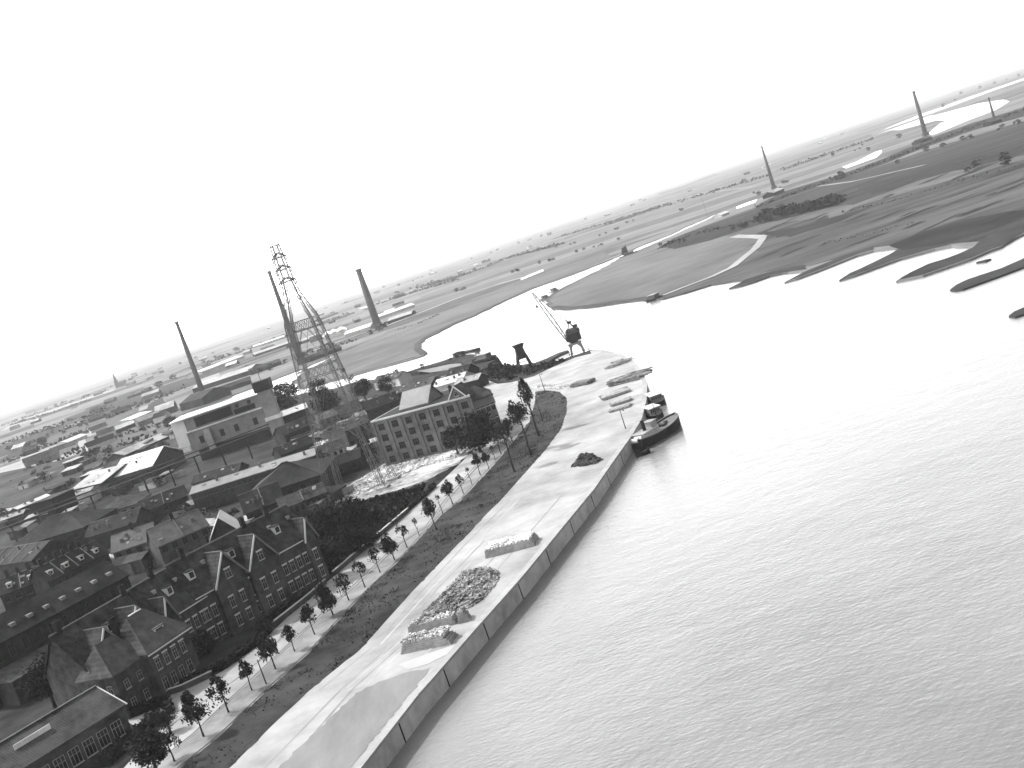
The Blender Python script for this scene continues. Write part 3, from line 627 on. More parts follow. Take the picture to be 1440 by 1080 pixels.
# single-storey school wing bottom left
def school():
    B = G(172, 992, 5); A = G(60, 1062, 5); t = an(A, B); L = (B-A).length
    A = A-Vector((math.cos(t), math.sin(t), 0))*18; L += 18
    root = empty('school_wing', (A.x, A.y, 0), t, 'long low brick school wing with pale skylight in the bottom left corner', 'school')
    w_ = MB(); gable_wall(w_, 0, L, 0, 11, 5, 7.6); w_.build('wall', BRICK, root)
    r = MB(); lam_roof(r, 0, L, 0, 11, 5, 7.6, .4); r.build('roof', TILE, root)
    s = MB(); s.beam((L-14.5, 3.1, 6.82), (L-9.0, 3.1, 6.82), .12, 1.1); s.build('skylight', ZINC, root)
    g = MB(); g.beam((-.5, 5.5, 7.95), (L+.5, 5.5, 7.95), .4, .14); g.build('ridge_tiles', TILEL, root)
    for k in range(int(L/2.3)):
        window(root, 1.3+k*2.3, 0, 1.3, 1.7, 2.3, bars=2)
    v = MB()
    for s_ in (0, 1): v.beam((L+.45, -.4 if s_ == 0 else 11.4, 4.95), (L+.45, 5.5, 7.75), .3, .12)
    v.build('bargeboard', WHITE, root)
school()

def shed(uvL, uvR, z, D, zr, label, roofm=TILE, wallm=BRICK, hip=False, flat=False, nwin=0, cat='shed', name='shed', winh=1.6, rows=1, stacks=0, ext=0, bz=None, skyl=0, wframe=None, axis='x'):
    """building from the two ends of its near eave (photo directions), eave height z"""
    bz = 0 if bz is None else bz
    A = G(*uvL, z+bz); B = G(*uvR, z+bz); t = an(A, B); L = (B-A).length
    root = empty(name, (A.x, A.y, bz), t, label, cat)
    w_ = MB()
    if flat: w_.box(0, 0, 0, L, D, z)
    elif hip: w_.box(0, 0, 0, L, D, z)
    else: gable_wall(w_, 0, L, 0, D, z, zr, axis)
    w_.build('wall', wallm, root)
    r = MB()
    if flat:
        r.box(-.3, -.3, z, L+.3, D+.3, z+.3)
    elif hip: hip_roof(r, 0, L, 0, D, z+.2, zr, .4)
    else: lam_roof(r, 0, L, 0, D+(.4 if axis == 'y' else 0), z, zr, .4, axis=axis)
    r.build('roof', roofm, root)
    if not flat and axis == 'x':
        rd = MB(); i0 = (D/2 if hip else -.4); rd.beam((i0, D/2, zr+.2), (L-i0, D/2, zr+.2), .3, .14)
        if L-2*i0 > 1: rd.build('ridge_tiles', mat('ridge_tile', .1, .8, .4, 1), root)
    if bz == 0 and not hip and axis == 'x' and not flat:
        rr_ = random.Random(int(uvL[0]*7+uvL[1]))
        for k in range(rr_.randint(2, 5)+int(L/9)):
            xx = rr_.uniform(.6, L-1.6); f = rr_.uniform(.15, .7); zz_ = z+(zr-z)*f+.1; yy = D/2*f; q = MB()
            if rr_.random() < .6: q.box(xx, yy, zz_-.1, xx+rr_.uniform(.5, 1.2), yy+.9, zz_+.55); q.build('roof_light', rr_.choice((WHITE, ZINCG, FRAME, FRAME)), root)
            else: q.box(xx, yy, zz_-.3, xx+.6, yy+.6, zz_+1.3); q.build('chimney', BRICKF, root)
    if name in ('cottage_row', 'warehouse', 'workshop') and not flat and not hip and axis == 'x':
        n_ = max(2, int(L/(4.2 if name == 'cottage_row' else 6)))
        for k in range(1, n_):
            x = L*k/n_; q = MB()
            q.beam((x, -.35, z+.32), (x, D/2, zr+.36), .22, .16); q.build('party_wall', mat('party_coping', .16, .8, .3, 1), root)
            if name == 'cottage_row': chimney_stack(root, x, D/2, zr-.5, zr+1.3, .8, .55)
        if name == 'cottage_row':
            for k in range(n_):
                x = L*(k+.5)/n_; f = .3; dormer(root, x, D/2*f-.3, z+(zr-z)*f-.1, 1.2, 1.1, 1.7, ZINCG)
    for k in range(nwin):
        for q in range(rows):
            window(root, (k+.5)*L/nwin, 0, z-winh-.6-q*3.0, min(1.5, L/nwin*.55), winh, frame=wframe or mat('dull_frame', .06, .7, .4, 2))
    for k in range(stacks): chimney_stack(root, L*(k+.5)/stacks, D/2, (z if flat else zr)-.6, (z if flat else zr)+1.6)
    for k in range(skyl):
        s = MB(); x = L*(k+.5)/skyl; s.box(x-.8, D*.15, z+(zr-z)*.35+.25, x+.8, D*.35, z+(zr-z)*.72+.3); s.build('skylight', ZINC, root)
    return root
# long two-tier hall behind the villa
def hall():
    A = G(-40, 925, 10.5); B = G(179, 809, 10.5); t = an(A, B); L = (B-A).length
    root = empty('assembly_hall', (A.x, A.y, 0), t, 'long dark brick hall with clerestory and lean-to aisle behind the villa', 'hall')
    w_ = MB(); gable_wall(w_, 0, L, 0, 11, 10.5, 14); w_.box(2, -5.5, 0, L-2, -.005, 4.6); w_.build('wall', BRICKD, root)
    r = MB(); lam_roof(r, 0, L, 0, 11, 10.5, 14, .4); r.build('roof', TILED, root)
    a = MB(); a.face([(1.7, -5.9, 4.65), (L-1.7, -5.9, 4.65), (L-1.7, -.005, 6.2), (1.7, -.005, 6.2)]); a.face([(1.7, -5.9, 4.5), (1.7, -.005, 4.5), (L-1.7, -.005, 4.5), (L-1.7, -5.9, 4.5)])
    a.face([(1.7, -5.9, 4.5), (L-1.7, -5.9, 4.5), (L-1.7, -5.9, 4.65), (1.7, -5.9, 4.65)]); a.face([(1.7, -5.9, 4.5), (1.7, -5.9, 4.65), (1.7, -.005, 6.2), (1.7, -.005, 4.5)]); a.face([(L-1.7, -5.9, 4.5), (L-1.7, -.005, 4.5), (L-1.7, -.005, 6.2), (L-1.7, -5.9, 4.65)])
    a.build('aisle_roof', TILEL, root)
    for k in range(9):
        q = MB(); x = L*(k+.6)/9.4; q.box(x, 1.6, 11.4, x+1.1, 3.0, 12.35); q.build('roof_light', mat('dull_skylight', .2, .5, .3, 1), root)
    n = int(L/2.7)
    for k in range(n):
        window(root, (k+.5)*L/n, 0, 7.2, 1.2, 2.2, frame=STEEL)
        if 0 < k < n-1: window(root, (k+.5)*L/n, -5.5, 1.2, 1.3, 2.6, frame=STEEL)
    return root
hall()
# back rows of the town
shed((67, 818), (152, 777), 6, 9, 9.5, 'dark row of cottages with a line of small dormers behind the long hall', TILED, BRICKD, nwin=9, stacks=4, name='cottage_row', cat='houses')
shed((0, 838), (60, 815), 6, 9, 9, 'dark tiled cottages at the left edge above the hall', TILED, BRICKD, nwin=4, stacks=2, name='cottage_row', cat='houses')
shed((60, 860), (140, 835), 3.5, 5, 5, 'low lean-to between the cottages and the long hall', TILED, BRICKD, nwin=3)
shed((158, 777), (215, 758), 5.5, 8, 9, 'house with pale weathered roof facing a cluttered back yard', mat('pale_slate', 0.1, .8, .4, .6, ribs=.8), BRICK, nwin=4, stacks=1, name='house', cat='house')
shed((222, 768), (292, 738), 5.5, 9, 9.5, 'low building with streaky pale roof left of the bright gable', MATS['pale_slate'], BRICK, nwin=5, stacks=1, name='workshop', cat='workshop')
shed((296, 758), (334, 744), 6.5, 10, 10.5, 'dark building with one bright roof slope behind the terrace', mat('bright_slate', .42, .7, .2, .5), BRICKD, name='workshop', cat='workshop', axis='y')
shed((345, 722), (398, 702), 5, 11, 9, 'dark gabled workshop behind the terrace roofs', TILED, BRICKD, nwin=3, name='workshop', cat='workshop')
shed((396, 716), (458, 692), 4, 7, 6, 'glass-fronted low workshop beside the rubble yard', TILE, BRICK, nwin=8, name='workshop', cat='workshop')
shed((340, 705), (452, 668), 6, 24, 11, 'broad building with wide dark hipped roof below the long pale roof', TILED, BRICKD, hip=True, nwin=6, name='warehouse', cat='warehouse')
shed((446, 664), (506, 644), 3.5, 9, 5.5, 'dark sheds beside the rubble yard, left of the pylon foot', TAR, BRICKD, nwin=3)
shed((268, 695), (442, 640), 6.5, 7.5, 8.0, 'very long low building with pale roof and row of small windows', mat('pale_felt', 0.2, .8, .2, .3), BRICKD, nwin=22, name='long_shed', cat='shed', winh=1.3)
shed((440, 643), (482, 628), 5, 7, 7, 'low white-fronted workshop at the end of the long pale roof', TILE, CREAM, nwin=5, name='workshop', cat='workshop')
shed((200, 720), (262, 697), 5, 8, 8, 'dark workshop left of the long pale roof', TILED, BRICKD, nwin=3, name='workshop', cat='workshop')
shed((270, 680), (335, 662), 5, 6, 7, 'low dark building tucked above the long pale roof', TILED, BRICKD, nwin=3)
shed((133, 728), (191, 709), 6.5, 14, 10, 'square house with hipped roof and pale wall in the left middle', TILE, BRICKF, hip=True, nwin=5, winh=2.2, name='house', cat='house')
shed((10, 775), (118, 742), 7, 20, 12, 'big dark hipped roof at the left edge below the pale gabled sheds', TILED, BRICKD, hip=True, nwin=4, name='warehouse', cat='warehouse')
shed((-40, 800), (45, 788), 5, 14, 8, 'dark roof at the left edge beside a pale yard wall', TILED, BRICKD, name='warehouse', cat='warehouse')
shed((120, 757), (190, 735), 5, 12, 8, 'dark low roofs in front of the square hipped house', TILED, BRICKD)
shed((100, 689), (143, 679), 5.5, 28, 9, 'pale gabled shed, left of two above the dark block', ZINCG, BRICKD)
shed((155, 673), (214, 655), 5.5, 26, 11, 'bright gabled shed, right of two above the dark block', ZINC, BRICKD)
shed((72, 702), (103, 688), 9, 12, 9, 'black windowless block beside the pale gabled sheds', TAR, mat('black_boarding', .012, .9, .3, .3), flat=True)
shed((104, 697), (127, 690), 5, 6, 6, 'small pale hut beside the black block', ZINCG, CREAM)
shed((0, 733), (32, 722), 4, 8, 5, 'low pale-roofed shed at the left edge', ZINCG, BRICKD)
shed((35, 731), (66, 722), 4, 8, 5, 'low pale-roofed shed right of the one at the left edge', ZINCG, BRICKD)
shed((25, 716), (70, 697), 4, 6, 5, 'long low shed with bright roof left of the black block', ZINC, BRICKD)
o = MB(); q = G(45, 806); t = an(q, G(62, 800)); o.box(0, 0, 0, 4.2, .3, 4.5); ob = o.build('gable_wall', CREAM); ob.location = q; ob.rotation_euler = (0, 0, t); tag(ob, 'bright blank wall among dark roofs at the left', 'wall')  # one even pale render over the whole wall
# small hedges / walls clutter
for k, (a, b, hh) in enumerate([((180, 733), (224, 715), 2.2), ((110, 752), (160, 736), 2.0), ((245, 742), (292, 724), 2.2), ((350, 735), (385, 722), 2.2), ((390, 752), (420, 738), 2.0), ((200, 690), (262, 668), 2.2), ((455, 712), (500, 692), 2.0)]):
    A, B = G(*a), G(*b); mb = MB(); L = (B-A).length; mb.box(0, 0, 0, L, .3, hh); mb.box(-.05, -.06, hh, L+.05, .36, hh+.15)
    ob = mb.build('yard_wall', mat('pale_wall', .2, .9, .3, .5)); ob.location = A; ob.rotation_euler = (0, 0, an(A, B))
    tag(ob, 'low yard wall with pale coping ' + ['left of the long pale roof', 'before the square hipped house', 'beside the streaky pale roof', 'behind the bright roof slope', 'next to the terrace end roof', 'above the low workshop', 'by the rubble yard sheds'][k], 'wall')

# ---------------------------------------------------------------- brick factory
def factory():
    A = Vector((-39.5, 322, 0)); t = R(-17.5); ht = 13.2; L = 25.0; D = 22
    A = G(524, 594, ht); A.z = 0
    B = G(648, 561, ht); t = an(A, B); L = (B-A).length
    root = empty('brick_factory', A, t, 'four-storey brick factory with pilasters and rows of square windows', 'factory')
    w_ = MB(); w_.poly([(0, 0), (L, 0), (L-13, D), (0, D)], 0, ht); w_.build('wall', BRICKF, root)
    pz = MB(); nb = 7
    for k in range(nb+1):
        x = k*L/nb; pz.box(x-.3, -.35, 0, x+.3, -.005, ht-.4)
    pz.build('pilasters', BRICKF, root)
    c = MB(); c.poly([(-.4, -.5), (L+.35, -.5), (L-12.8, D+.4), (-.4, D+.4)], ht, ht+.45); c.build('cornice', mat('pale_coping', .4, .8, .2, .5), root)
    r = MB(); r.poly([(.3, .3), (L-.9, .3), (L-13.4, D-.3), (.3, D-.3)], ht+.45, ht+.5); r.build('roof', TAR, root)
    for q in range(4):
        for k in range(nb):
            window(root, (k+.5)*L/nb, 0, .9+q*3.15, 2.1, 1.9, bars=2, frame=mat('dull_paint', .09, .7, .2, 1), sill=True)
    # pitched rooflights
    rf = MB(); lam_roof(rf, L*.2, L*.5, 5, 14, ht+.6, ht+4.6, .1); rf.box(L*.2, 5, ht+.46, L*.5, 14, ht+.6); 
    gable_wall(rf, L*.2+.3, L*.5-.3, 5.3, 13.7, ht+.7, ht+4.3, zb=ht+.5); rf.build('rooflight', mat('ribbed_glass', .2, .5, .2, .5), root)
    g = MB(); gable_wall(g, L-6.2, L-1.4, .2, 5, ht+.5, ht+3.6, 'y', zb=ht+.46); g.build('pediment', BRICKF, root)
    g = MB(); lam_roof(g, L-6.2, L-1.4, .2, 5, ht+.55, ht+3.65, .3, .2, 'y'); g.build('pediment_roof', TILE, root)
    v = MB()
    for s in (0, 1): v.beam((L-6.6 if s == 0 else L-1.0, -.16, ht+.4), (L-3.8, -.16, ht+3.8), .16, .3)
    v.build('bargeboard', WHITE, root)
    window(root, L-3.8, .2, ht+1.0, 1.2, 1.3)
    chimney_stack(root, L-12, 12, ht+.5, ht+2.4); chimney_stack(root, 3, 16, ht+.5, ht+2.0)
    # gabled roof housing at the back
    return root
factory()
def corner_house():
    A = G(650, 569, 9.6); t = R(14); L = 5
    while proj((A.x+L*math.cos(t), A.y+L*math.sin(t), 9.6))[0] < 691: L += .1
    root = empty('corner_house', (A.x, A.y, 0), t, 'pale-fronted house with hipped roof at the street corner beside the factory', 'house')
    w_ = MB(); w_.box(0, 0, 0, L, 11, 9.3); w_.build('wall', mat('pale_brick', .2, .9, .3, .5), root)
    r = MB(); hip_roof(r, 0, L, 0, 11, 9.5, 12.8, .4, 3); r.build('roof', TILE, root)
    n = 6
    for k in range(n):
        for q in (0, 1): window(root, (k+.5)*L/n, 0, 1.2+q*3.8, 1.2, 2.3, lintel=True)
corner_house()
shed((485, 607), (520, 592), 8, 12, 10, 'brick outbuilding adjoining the left end of the factory', TILE, BRICK, nwin=4, rows=2, name='outbuilding', cat='building')
shed((447, 592), (474, 582), 6, 8, 8, 'small pale building with three windows below the waterside trees', TILEL, BRICKF, nwin=3, name='house', cat='house')
shed((480, 584), (510, 572), 5, 8, 8, 'small house among trees between pylon and factory', TILE, BRICK, nwin=3, name='house', cat='house')
shed((515, 578), (560, 562), 5, 9, 8, 'dark-roofed sheds behind the factory', TILED, BRICKD, nwin=2)
shed((560, 552), (605, 541), 5, 8, 7, 'sheds behind the factory rooflight with pale ridge', TILE, BRICKD, nwin=2)
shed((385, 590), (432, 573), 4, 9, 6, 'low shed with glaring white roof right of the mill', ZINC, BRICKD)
shed((610, 545), (650, 534), 4, 9, 6, 'small shed with white roof behind the factory gable', ZINC, CREAM)
shed((627, 533), (656, 526), 5, 8, 8, 'dark gabled boathouse on the bank', TILED, BRICKD)
shed((640, 541), (672, 533), 3.5, 6, 5, 'low grey shed beside the corner road', ZINCG, BRICKD)
shed((525, 538), (560, 531), 4, 7, 6, 'low shed on the bank left of the boathouse', TILE, CREAM)
shed((400, 612), (440, 596), 5, 12, 8, 'dark works building behind the long pale roof', TILED, BRICKD, nwin=4)
shed((395, 640), (440, 622), 4.5, 9, 7, 'dark shed between the mill and the long pale roof', TAR, BRICKD, nwin=3)

# ---------------------------------------------------------------- white-roofed mill with tower
def mill():
    ht = 13.5
    A = G(262, 610, ht); B = G(368, 574, ht); t = an(A, B); L = (B-A).length
    # lower block front line
    root = empty('riverside_mill', (A.x, A.y, 0), t, 'pale industrial mill with flat white roof, dark upper openings and corner tower', 'mill')
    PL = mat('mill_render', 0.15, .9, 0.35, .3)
    w_ = MB(); w_.box(0, 0, 5.0, L, 16, 13.5); w_.build('lower_wall', PL, root)
    b = MB(); b.box(2, 1.5, 0, L-1, 15, 5.0); b.build('base', mat('dark_base_wall', .015, .9, .4, .3), root)  # base coloured much darker than the walls above it
    e = MB(); e.box(-.5, -.6, 13.5, L, 2.5, 13.9); e.build('ledge', ZINC, root)
    u = MB(); u.box(0, 2.8, 13.9, L, 16, 19.5); u.build('upper_wall', PL, root)
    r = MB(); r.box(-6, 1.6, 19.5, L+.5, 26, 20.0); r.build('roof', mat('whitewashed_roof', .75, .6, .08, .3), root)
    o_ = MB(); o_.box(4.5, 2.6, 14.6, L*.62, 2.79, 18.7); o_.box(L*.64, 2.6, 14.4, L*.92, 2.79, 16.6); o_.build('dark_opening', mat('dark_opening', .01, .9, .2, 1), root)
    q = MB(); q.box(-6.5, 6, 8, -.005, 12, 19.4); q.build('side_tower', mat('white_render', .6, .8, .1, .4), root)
    for x in (.16, .43, .62, .87): window(root, L*x, 0, 7.6, 2.0, 3.0, frame=STEEL)
    for x in (.70, .86): window(root, L*x, 2.8, 17.0, 1.6, 1.6, frame=STEEL)
    p = MB(); p.box(L*.22, -1.8, 3.5, L*.3, -.005, 12.6); p.build('hoist_shaft', mat('pale_shaft', 0.24, .9, 0.3, .3), root)
    # tower
    tw = MB(); tw.box(L+.6, -2, 0, L+6.4, 4.5, 20.5); to = tw.build('tower', mat('tower_render', 0.2, .9, 0.3, .3), root)
    tb = MB(); tb.box(L+.1, -2.5, 7.4, L+6.9, 5, 9.0); tb.build('tower_band', ZINC, root)
    tt = MB(); tt.box(L-.2, -2.8, 20.5, L+7.2, 5.3, 25); tt.build('tower_head', mat('dark_cladding', .03, .8, .4, .4), root)
    tp_ = MB(); tp_.tube([(L+3.5, 1, 25), (L+3.5, 1, 29)], .12, 6); tp_.build('mast', STEEL, root)
mill()
def pipe_bridge():
    A = G(-60, 768, 6); B = G(380, 602, 9); o = Vector((A.x, A.y, 0)); root = empty('pipe_bridge', o, 0, 'dark elevated conveyor bridge running from the left edge to the mill tower', 'conveyor')
    d = B-A; mb = MB(); t = an(A, B); n = Vector((-math.sin(t), math.cos(t), 0))
    for s in (-.9, .9):
        for z in (0, 1.7): mb.beam(A-o+n*s+Vector((0, 0, z)), B-o+n*s+Vector((0, 0, z)), .5, .3)
    mb.build('girder', mat('black_iron', .012, .7, .3, .5), root)
    dk = MB(); dk.beam(A-o+Vector((0, 0, .3)), B-o+Vector((0, 0, .3)), 1.2, .12); dk.build('deck', STEEL, root)
    for k in range(1, 12):
        p = A+d*(k/12)-o; s = MB(); s.beam((p.x, p.y, 0), (p.x, p.y, p.z), .5); s.build('support', MATS['black_iron'], root)
pipe_bridge()

# ---------------------------------------------------------------- pylon
def pylon():
    c1 = G(460, 705); c2 = G(558, 691); t = an(c1, c2); s = (c2-c1).length; 
    x = Vector((math.cos(t), math.sin(t), 0)); y = Vector((-x.y, x.x, 0))
    t = R(-16); s = 16.8; ctr = G(510, 691); x = Vector((math.cos(t), math.sin(t), 0)); y = Vector((-x.y, x.x, 0))
    zz = lambda v: top_h(510, 691, 0, v)
    root = empty('lattice_pylon', ctr, t, 'tall steel lattice pylon with splayed legs and three small crossarms', 'pylon')
    HT = zz(346); Z1, Z2, Z3, Z4, HA3, HA2, HA1 = zz(600), zz(528), zz(463), zz(414), zz(396), zz(379), zz(362)
    # half widths (across, deep) by height fraction
    def hw(z):
        K = [(0, s/2), (Z1, s*.375), (Z2, s*.31), (Z3+2.2, s*.235), (Z4, s*.115), (HA3, .085*s), (HT, .055*s)]
        for (a, b), (c, d) in zip(K, K[1:]):
            if z <= c: return b+(d-b)*(z-a)/(c-a)
        return K[-1][1]
    lv = [Z1*k/4 for k in range(4)]+[Z1+(Z2-Z1)*k/3 for k in range(3)]+[Z2+(Z3-Z2)*k/3 for k in range(3)]+[Z3+(Z4-Z3)*k/4 for k in range(4)]+[Z4, HA3]
    SM = mat('pylon_steel', 0.12, .6, .3, .4)
    yr = .56
    for sx in (-1, 1):
        for sy in (-1, 1):
            leg = MB(); lw = 1.5
            def cn(z, i, j): 
                w_ = hw(z); k = max(.4, 1-z/70)*lw
                return Vector((sx*(w_-i*k), sy*(w_*yr-j*k*.8), z))
            for i in (0, 1):
                for j in (0, 1):
                    for a, b in zip(lv, lv[1:]):
                        leg.beam(cn(a, i, j), cn(b, i, j), .17 if (i, j) == (0, 0) else .1)
            for a, b in zip(lv, lv[1:]):
                n = 2
                for q in range(n):
                    z0 = a+(b-a)*q/n; z1 = a+(b-a)*(q+1)/n
                    f = q % 2
                    leg.beam(cn(z0, f, 0), cn(z1, 1-f, 0), .07); leg.beam(cn(z0, 0, f), cn(z1, 0, 1-f), .07); leg.beam(cn(z0, f, 1), cn(z1, 1-f, 1), .07); leg.beam(cn(z1, 0, 0), cn(z1, 1, 0), .06)
            leg.build('leg', SM, root)
            ft = MB(); p = cn(0, .5, .5); ft.box(p.x-1.5, p.y-1.3, -.3, p.x+1.5, p.y+1.3, .6); ft.build('footing', STONE, root)
    # horizontal trusses
    for z, h in ((Z1, 2.6), (Z2, 2.4), (Z3, 2.4)):
        f = MB()
        for sy in (-1, 1):
            w_ = hw(z); w2 = hw(z+h); n = 6
            for k in range(n):
                a = -1+2*k/n; b = -1+2*(k+1)/n
                A0 = Vector((a*w_, sy*w_*yr, z)); A1 = Vector((b*w_, sy*w_*yr, z)); B0 = Vector((a*w2, sy*w2*yr, z+h)); B1 = Vector((b*w2, sy*w2*yr, z+h))
                f.beam(A0, A1, .16); f.beam(B0, B1, .16); f.beam(A0, B1, .09); f.beam(B0, A1, .09)
            # arched knee braces below
            for sx in (-1, 1):
                wl = hw(z-5); f.beam((sx*wl, sy*wl*yr, z-5), (sx*w_*.45, sy*w_*yr, z), .14)
        for sx in (-1, 1):
            for a, b in ((-1, 0), (0, 1)):
                w_ = hw(z); w2 = hw(z+h); f.beam((sx*w_, a*w_*yr, z), (sx*w_, b*w_*yr, z), .14); f.beam((sx*w2, a*w2*yr, z+h), (sx*w2, b*w2*yr, z+h), .14); f.beam((sx*w_, a*w_*yr, z), (sx*w2, b*w2*yr, z+h), .08)
        f.build('cross_truss', SM, root)
    # long light braces between trusses
    br = MB()
    for z0, z1 in ((Z1+2.6, Z2), (Z2+2.4, Z3), (Z3+2.4, Z4)):
        for sy in (-1, 1):
            for sx in (-1, 1):
                br.beam((sx*hw(z0)*.9, sy*hw(z0)*yr, z0), (-sx*.0+sx*.1, sy*hw(z1)*yr, z1), .07)
    br.build('brace', SM, root)
    top = MB(); zs = [HA3+(HT-HA3)*k/8 for k in range(9)]
    for sx in (-1, 1):
        for sy in (-1, 1):
            for a, b in zip(zs, zs[1:]):
                top.beam((sx*hw(a), sy*hw(a)*.7, a), (sx*hw(b), sy*hw(b)*.7, b), .3)
                top.beam((sx*hw(a), sy*hw(a)*.7, a), (-sx*hw(b), sy*hw(b)*.7, b), .14)
    top.box(-hw(HT)-.3, -.8, HT, hw(HT)+.3, .8, HT+.25); top.build('mast_head', mat('mast_steel', .3, .6, .2, .5), root)
    for z, wd in ((HA3, 2.3), (HA2, 2.1), (HA1, 1.9)):
        a = MB()
        for sy in (-.7, .7):
            a.beam((-wd, sy*.4, z), (wd, sy*.4, z), .3); a.beam((-wd, sy*.4, z), (0, sy, z+1.1), .26); a.beam((wd, sy*.4, z), (0, sy, z+1.1), .26)
        ao = a.build('crossarm', SM, root)
        for sx in (-1, 1):
            ins = MB(); ins.tube([(sx*wd, 0, z), (sx*wd, 0, z-1.2)], .16, 6); ins.build('insulator', STEEL, ao)
pylon()

# ---------------------------------------------------------------- brick chimneys
def chimney(base, top, r0_, r1_, label, z=FZ):
    b = G(*base, z); h = top_h(*base, *top, z)
    root = empty('factory_chimney', b, 0, label, 'chimney'); n = 20
    s = MB(); s.tube([(0, 0, 0), (0, 0, h*.5), (0, 0, h-2.5)], [r0_, (r0_+r1_)/2, r1_], n); s.build('shaft', CHIM, root, True)
    c = MB(); c.tube([(0, 0, h-2.5), (0, 0, h-2.2), (0, 0, h-.4), (0, 0, h)], [r1_+.02, r1_*1.16, r1_*1.2, r1_*1.1], n); c.build('cap', mat('chimney_cap', .09, .9, .2, .3), root)
    bs = MB(); bs.box(-r0_*1.12, -r0_*1.12, 0, r0_*1.12, r0_*1.12, h*.07); bs.build('plinth', CHIM, root)
    for k in range(1, 9):
        bd = MB(); rr = r0_+(r1_-r0_)*k/9.3; bd.tube([(0, 0, h*k/9.3), (0, 0, h*k/9.3+.3)], rr+.06, n); bd.build('iron_band', STEEL, root)
chimney((288, 560), (250, 452), 2.7, 1.5, 'tall tapering brick chimney standing alone at the left above the dark gabled shed')
chimney((425, 512), (380, 381), 3.2, 1.6, 'tall brick chimney just left of the lattice pylon')
chimney((532, 460), (501, 378), 4.6, 3.2, 'thick brick chimney right of the lattice pylon')
chimney((1089, 266), (1070, 205), 2.7, 1.0, 'slender chimney on the dike in the middle of the far plain')
chimney((1302, 191), (1285, 128), 3.3, 1.7, 'stout chimney beside the long far lake')
chimney((1398, 166), (1390, 137), 1.6, .9, 'small thin chimney on the far lake shore at the right')

# ---------------------------------------------------------------- quay crane
def crane():
    b = G(813, 497); root = empty('portal_crane', b, R(-8), 'dark harbour crane on a pale arched portal with its jib raised to the left', 'crane')
    p = MB()
    for sx in (-1, 1):
        for sy in (-1, 1): p.beam((sx*2.4, sy*1.8, 0), (sx*1.9, sy*1.6, 3.6), .55)
        p.box(sx*2.4-.3 if sx > 0 else -2.7, -1.9, .0, sx*2.4+.3 if sx > 0 else -2.1, 1.9, .45)
    p.box(-2.5, -2.0, 3.6, 2.5, 2.0, 4.4)
    for sy in (-1.7, 1.7):
        for sx in (-1, 1): p.beam((sx*2.0, sy, 2.4), (sx*1.0, sy, 3.6), .4)
    p.build('portal', mat('portal_paint', .2, .6, .2, .5), root)
    c = MB(); c.tube([(0, 0, 4.4), (0, 0, 5.0)], 1.6, 16)
    c.box(-1.9, -2.2, 5.0, 3.0, 2.2, 8.0); c.box(-2.6, -1.6, 5.3, -1.9, 1.6, 7.4); c.build('machine_house', mat('crane_paint', .025, .6, .3, .6), root)
    r = MB(); lam_roof(r, -1.9, 3.0, -2.2, 2.2, 8.0, 9.2, .25); r.build('house_roof', STEEL, root)
    fr = MB()
    for sy in (-1.3, 1.3):
        fr.beam((-1.7, sy, 8), (.3, sy*.5, 12.3), .3); fr.beam((2.6, sy, 8), (.3, sy*.5, 12.3), .3); fr.beam((-1.7, sy, 9.7), (2.0, sy, 9.7), .25)
    fr.box(-.5, -.9, 11.9, 1.2, .9, 12.6); fr.box(1.4, -1.4, 9.6, 2.9, 1.4, 10.8); fr.build('gantry', STEEL, root)
    # jib
    tip = Vector((-9.2, 0, 27.0)); foot = Vector((-2.2, 0, 5.6)); j = MB(); N = 14
    ax = (tip-foot).normalized(); up = Vector((ax.z, 0, -ax.x))*-1
    def jp(f, sy, su):
        wd = .95*(1-f)+.25; dp = .55*math.sin(math.pi*min(1, f*.9+.08))+.12
        return foot+(tip-foot)*f+Vector((0, sy*wd, 0))+up*su*dp
    for k in range(N):
        a, b_ = k/N, (k+1)/N
        for sy in (-1, 1):
            for su in (-1, 1): j.beam(jp(a, sy, su), jp(b_, sy, su), .2)
            j.beam(jp(a, sy, -1 if k % 2 else 1), jp(b_, sy, 1 if k % 2 else -1), .12)
        j.beam(jp(b_, -1, 1), jp(b_, 1, 1), .12)
    j.build('jib', mat('jib_steel', .1, .6, .3, .6), root)
    st = MB()
    for sy in (-.5, .5): st.beam((.3, sy, 12.3), tip+Vector((0, sy*.4, 0)), .12); st.beam((.3, sy, 12.3), jp(.55, sy, -1), .12)
    st.build('stay', STEEL, root)
    h_ = MB(); h_.beam(tip, tip-Vector((0, 0, 5)), .14); h_.box(tip.x-.35, -.35, tip.z-6, tip.x+.35, .35, tip.z-5); h_.build('hoist_rope', STEEL, root)
crane()
def funnel():
    b = G(738, 515); root = empty('timber_beacon', b, R(10), 'dark waisted timber tower on splayed legs on the bank left of the crane', 'tower')
    k = 4.0; l = MB()
    for sx in (-1, 1):
        for sy in (-1, 1): l.beam((sx*2.6, sy*2, 0), (sx*1.5, sy*1.2, 5), .5)
    l.beam((-2.1, -1.7, 2.2), (2.1, -1.7, 2.2), .25); l.build('leg', WOODD, root)
    m_ = MB(); prof = [(3.2, 2.3), (5, 1.75), (7.5, 1.5), (8.6, 2.1), (9.0, 2.15)]
    rings = []
    for z, w_ in prof:
        rings.append([(w_*a, w_*.8*b_, z) for a, b_ in ((-1, -1), (1, -1), (1, 1), (-1, 1))])
    for a, b_ in zip(rings, rings[1:]):
        for i in range(4): m_.face([a[i], a[(i+1) % 4], b_[(i+1) % 4], b_[i]])
    m_.face(rings[0][::-1]); m_.face(rings[-1]); m_.build('cladding', WOODD, root)
funnel()
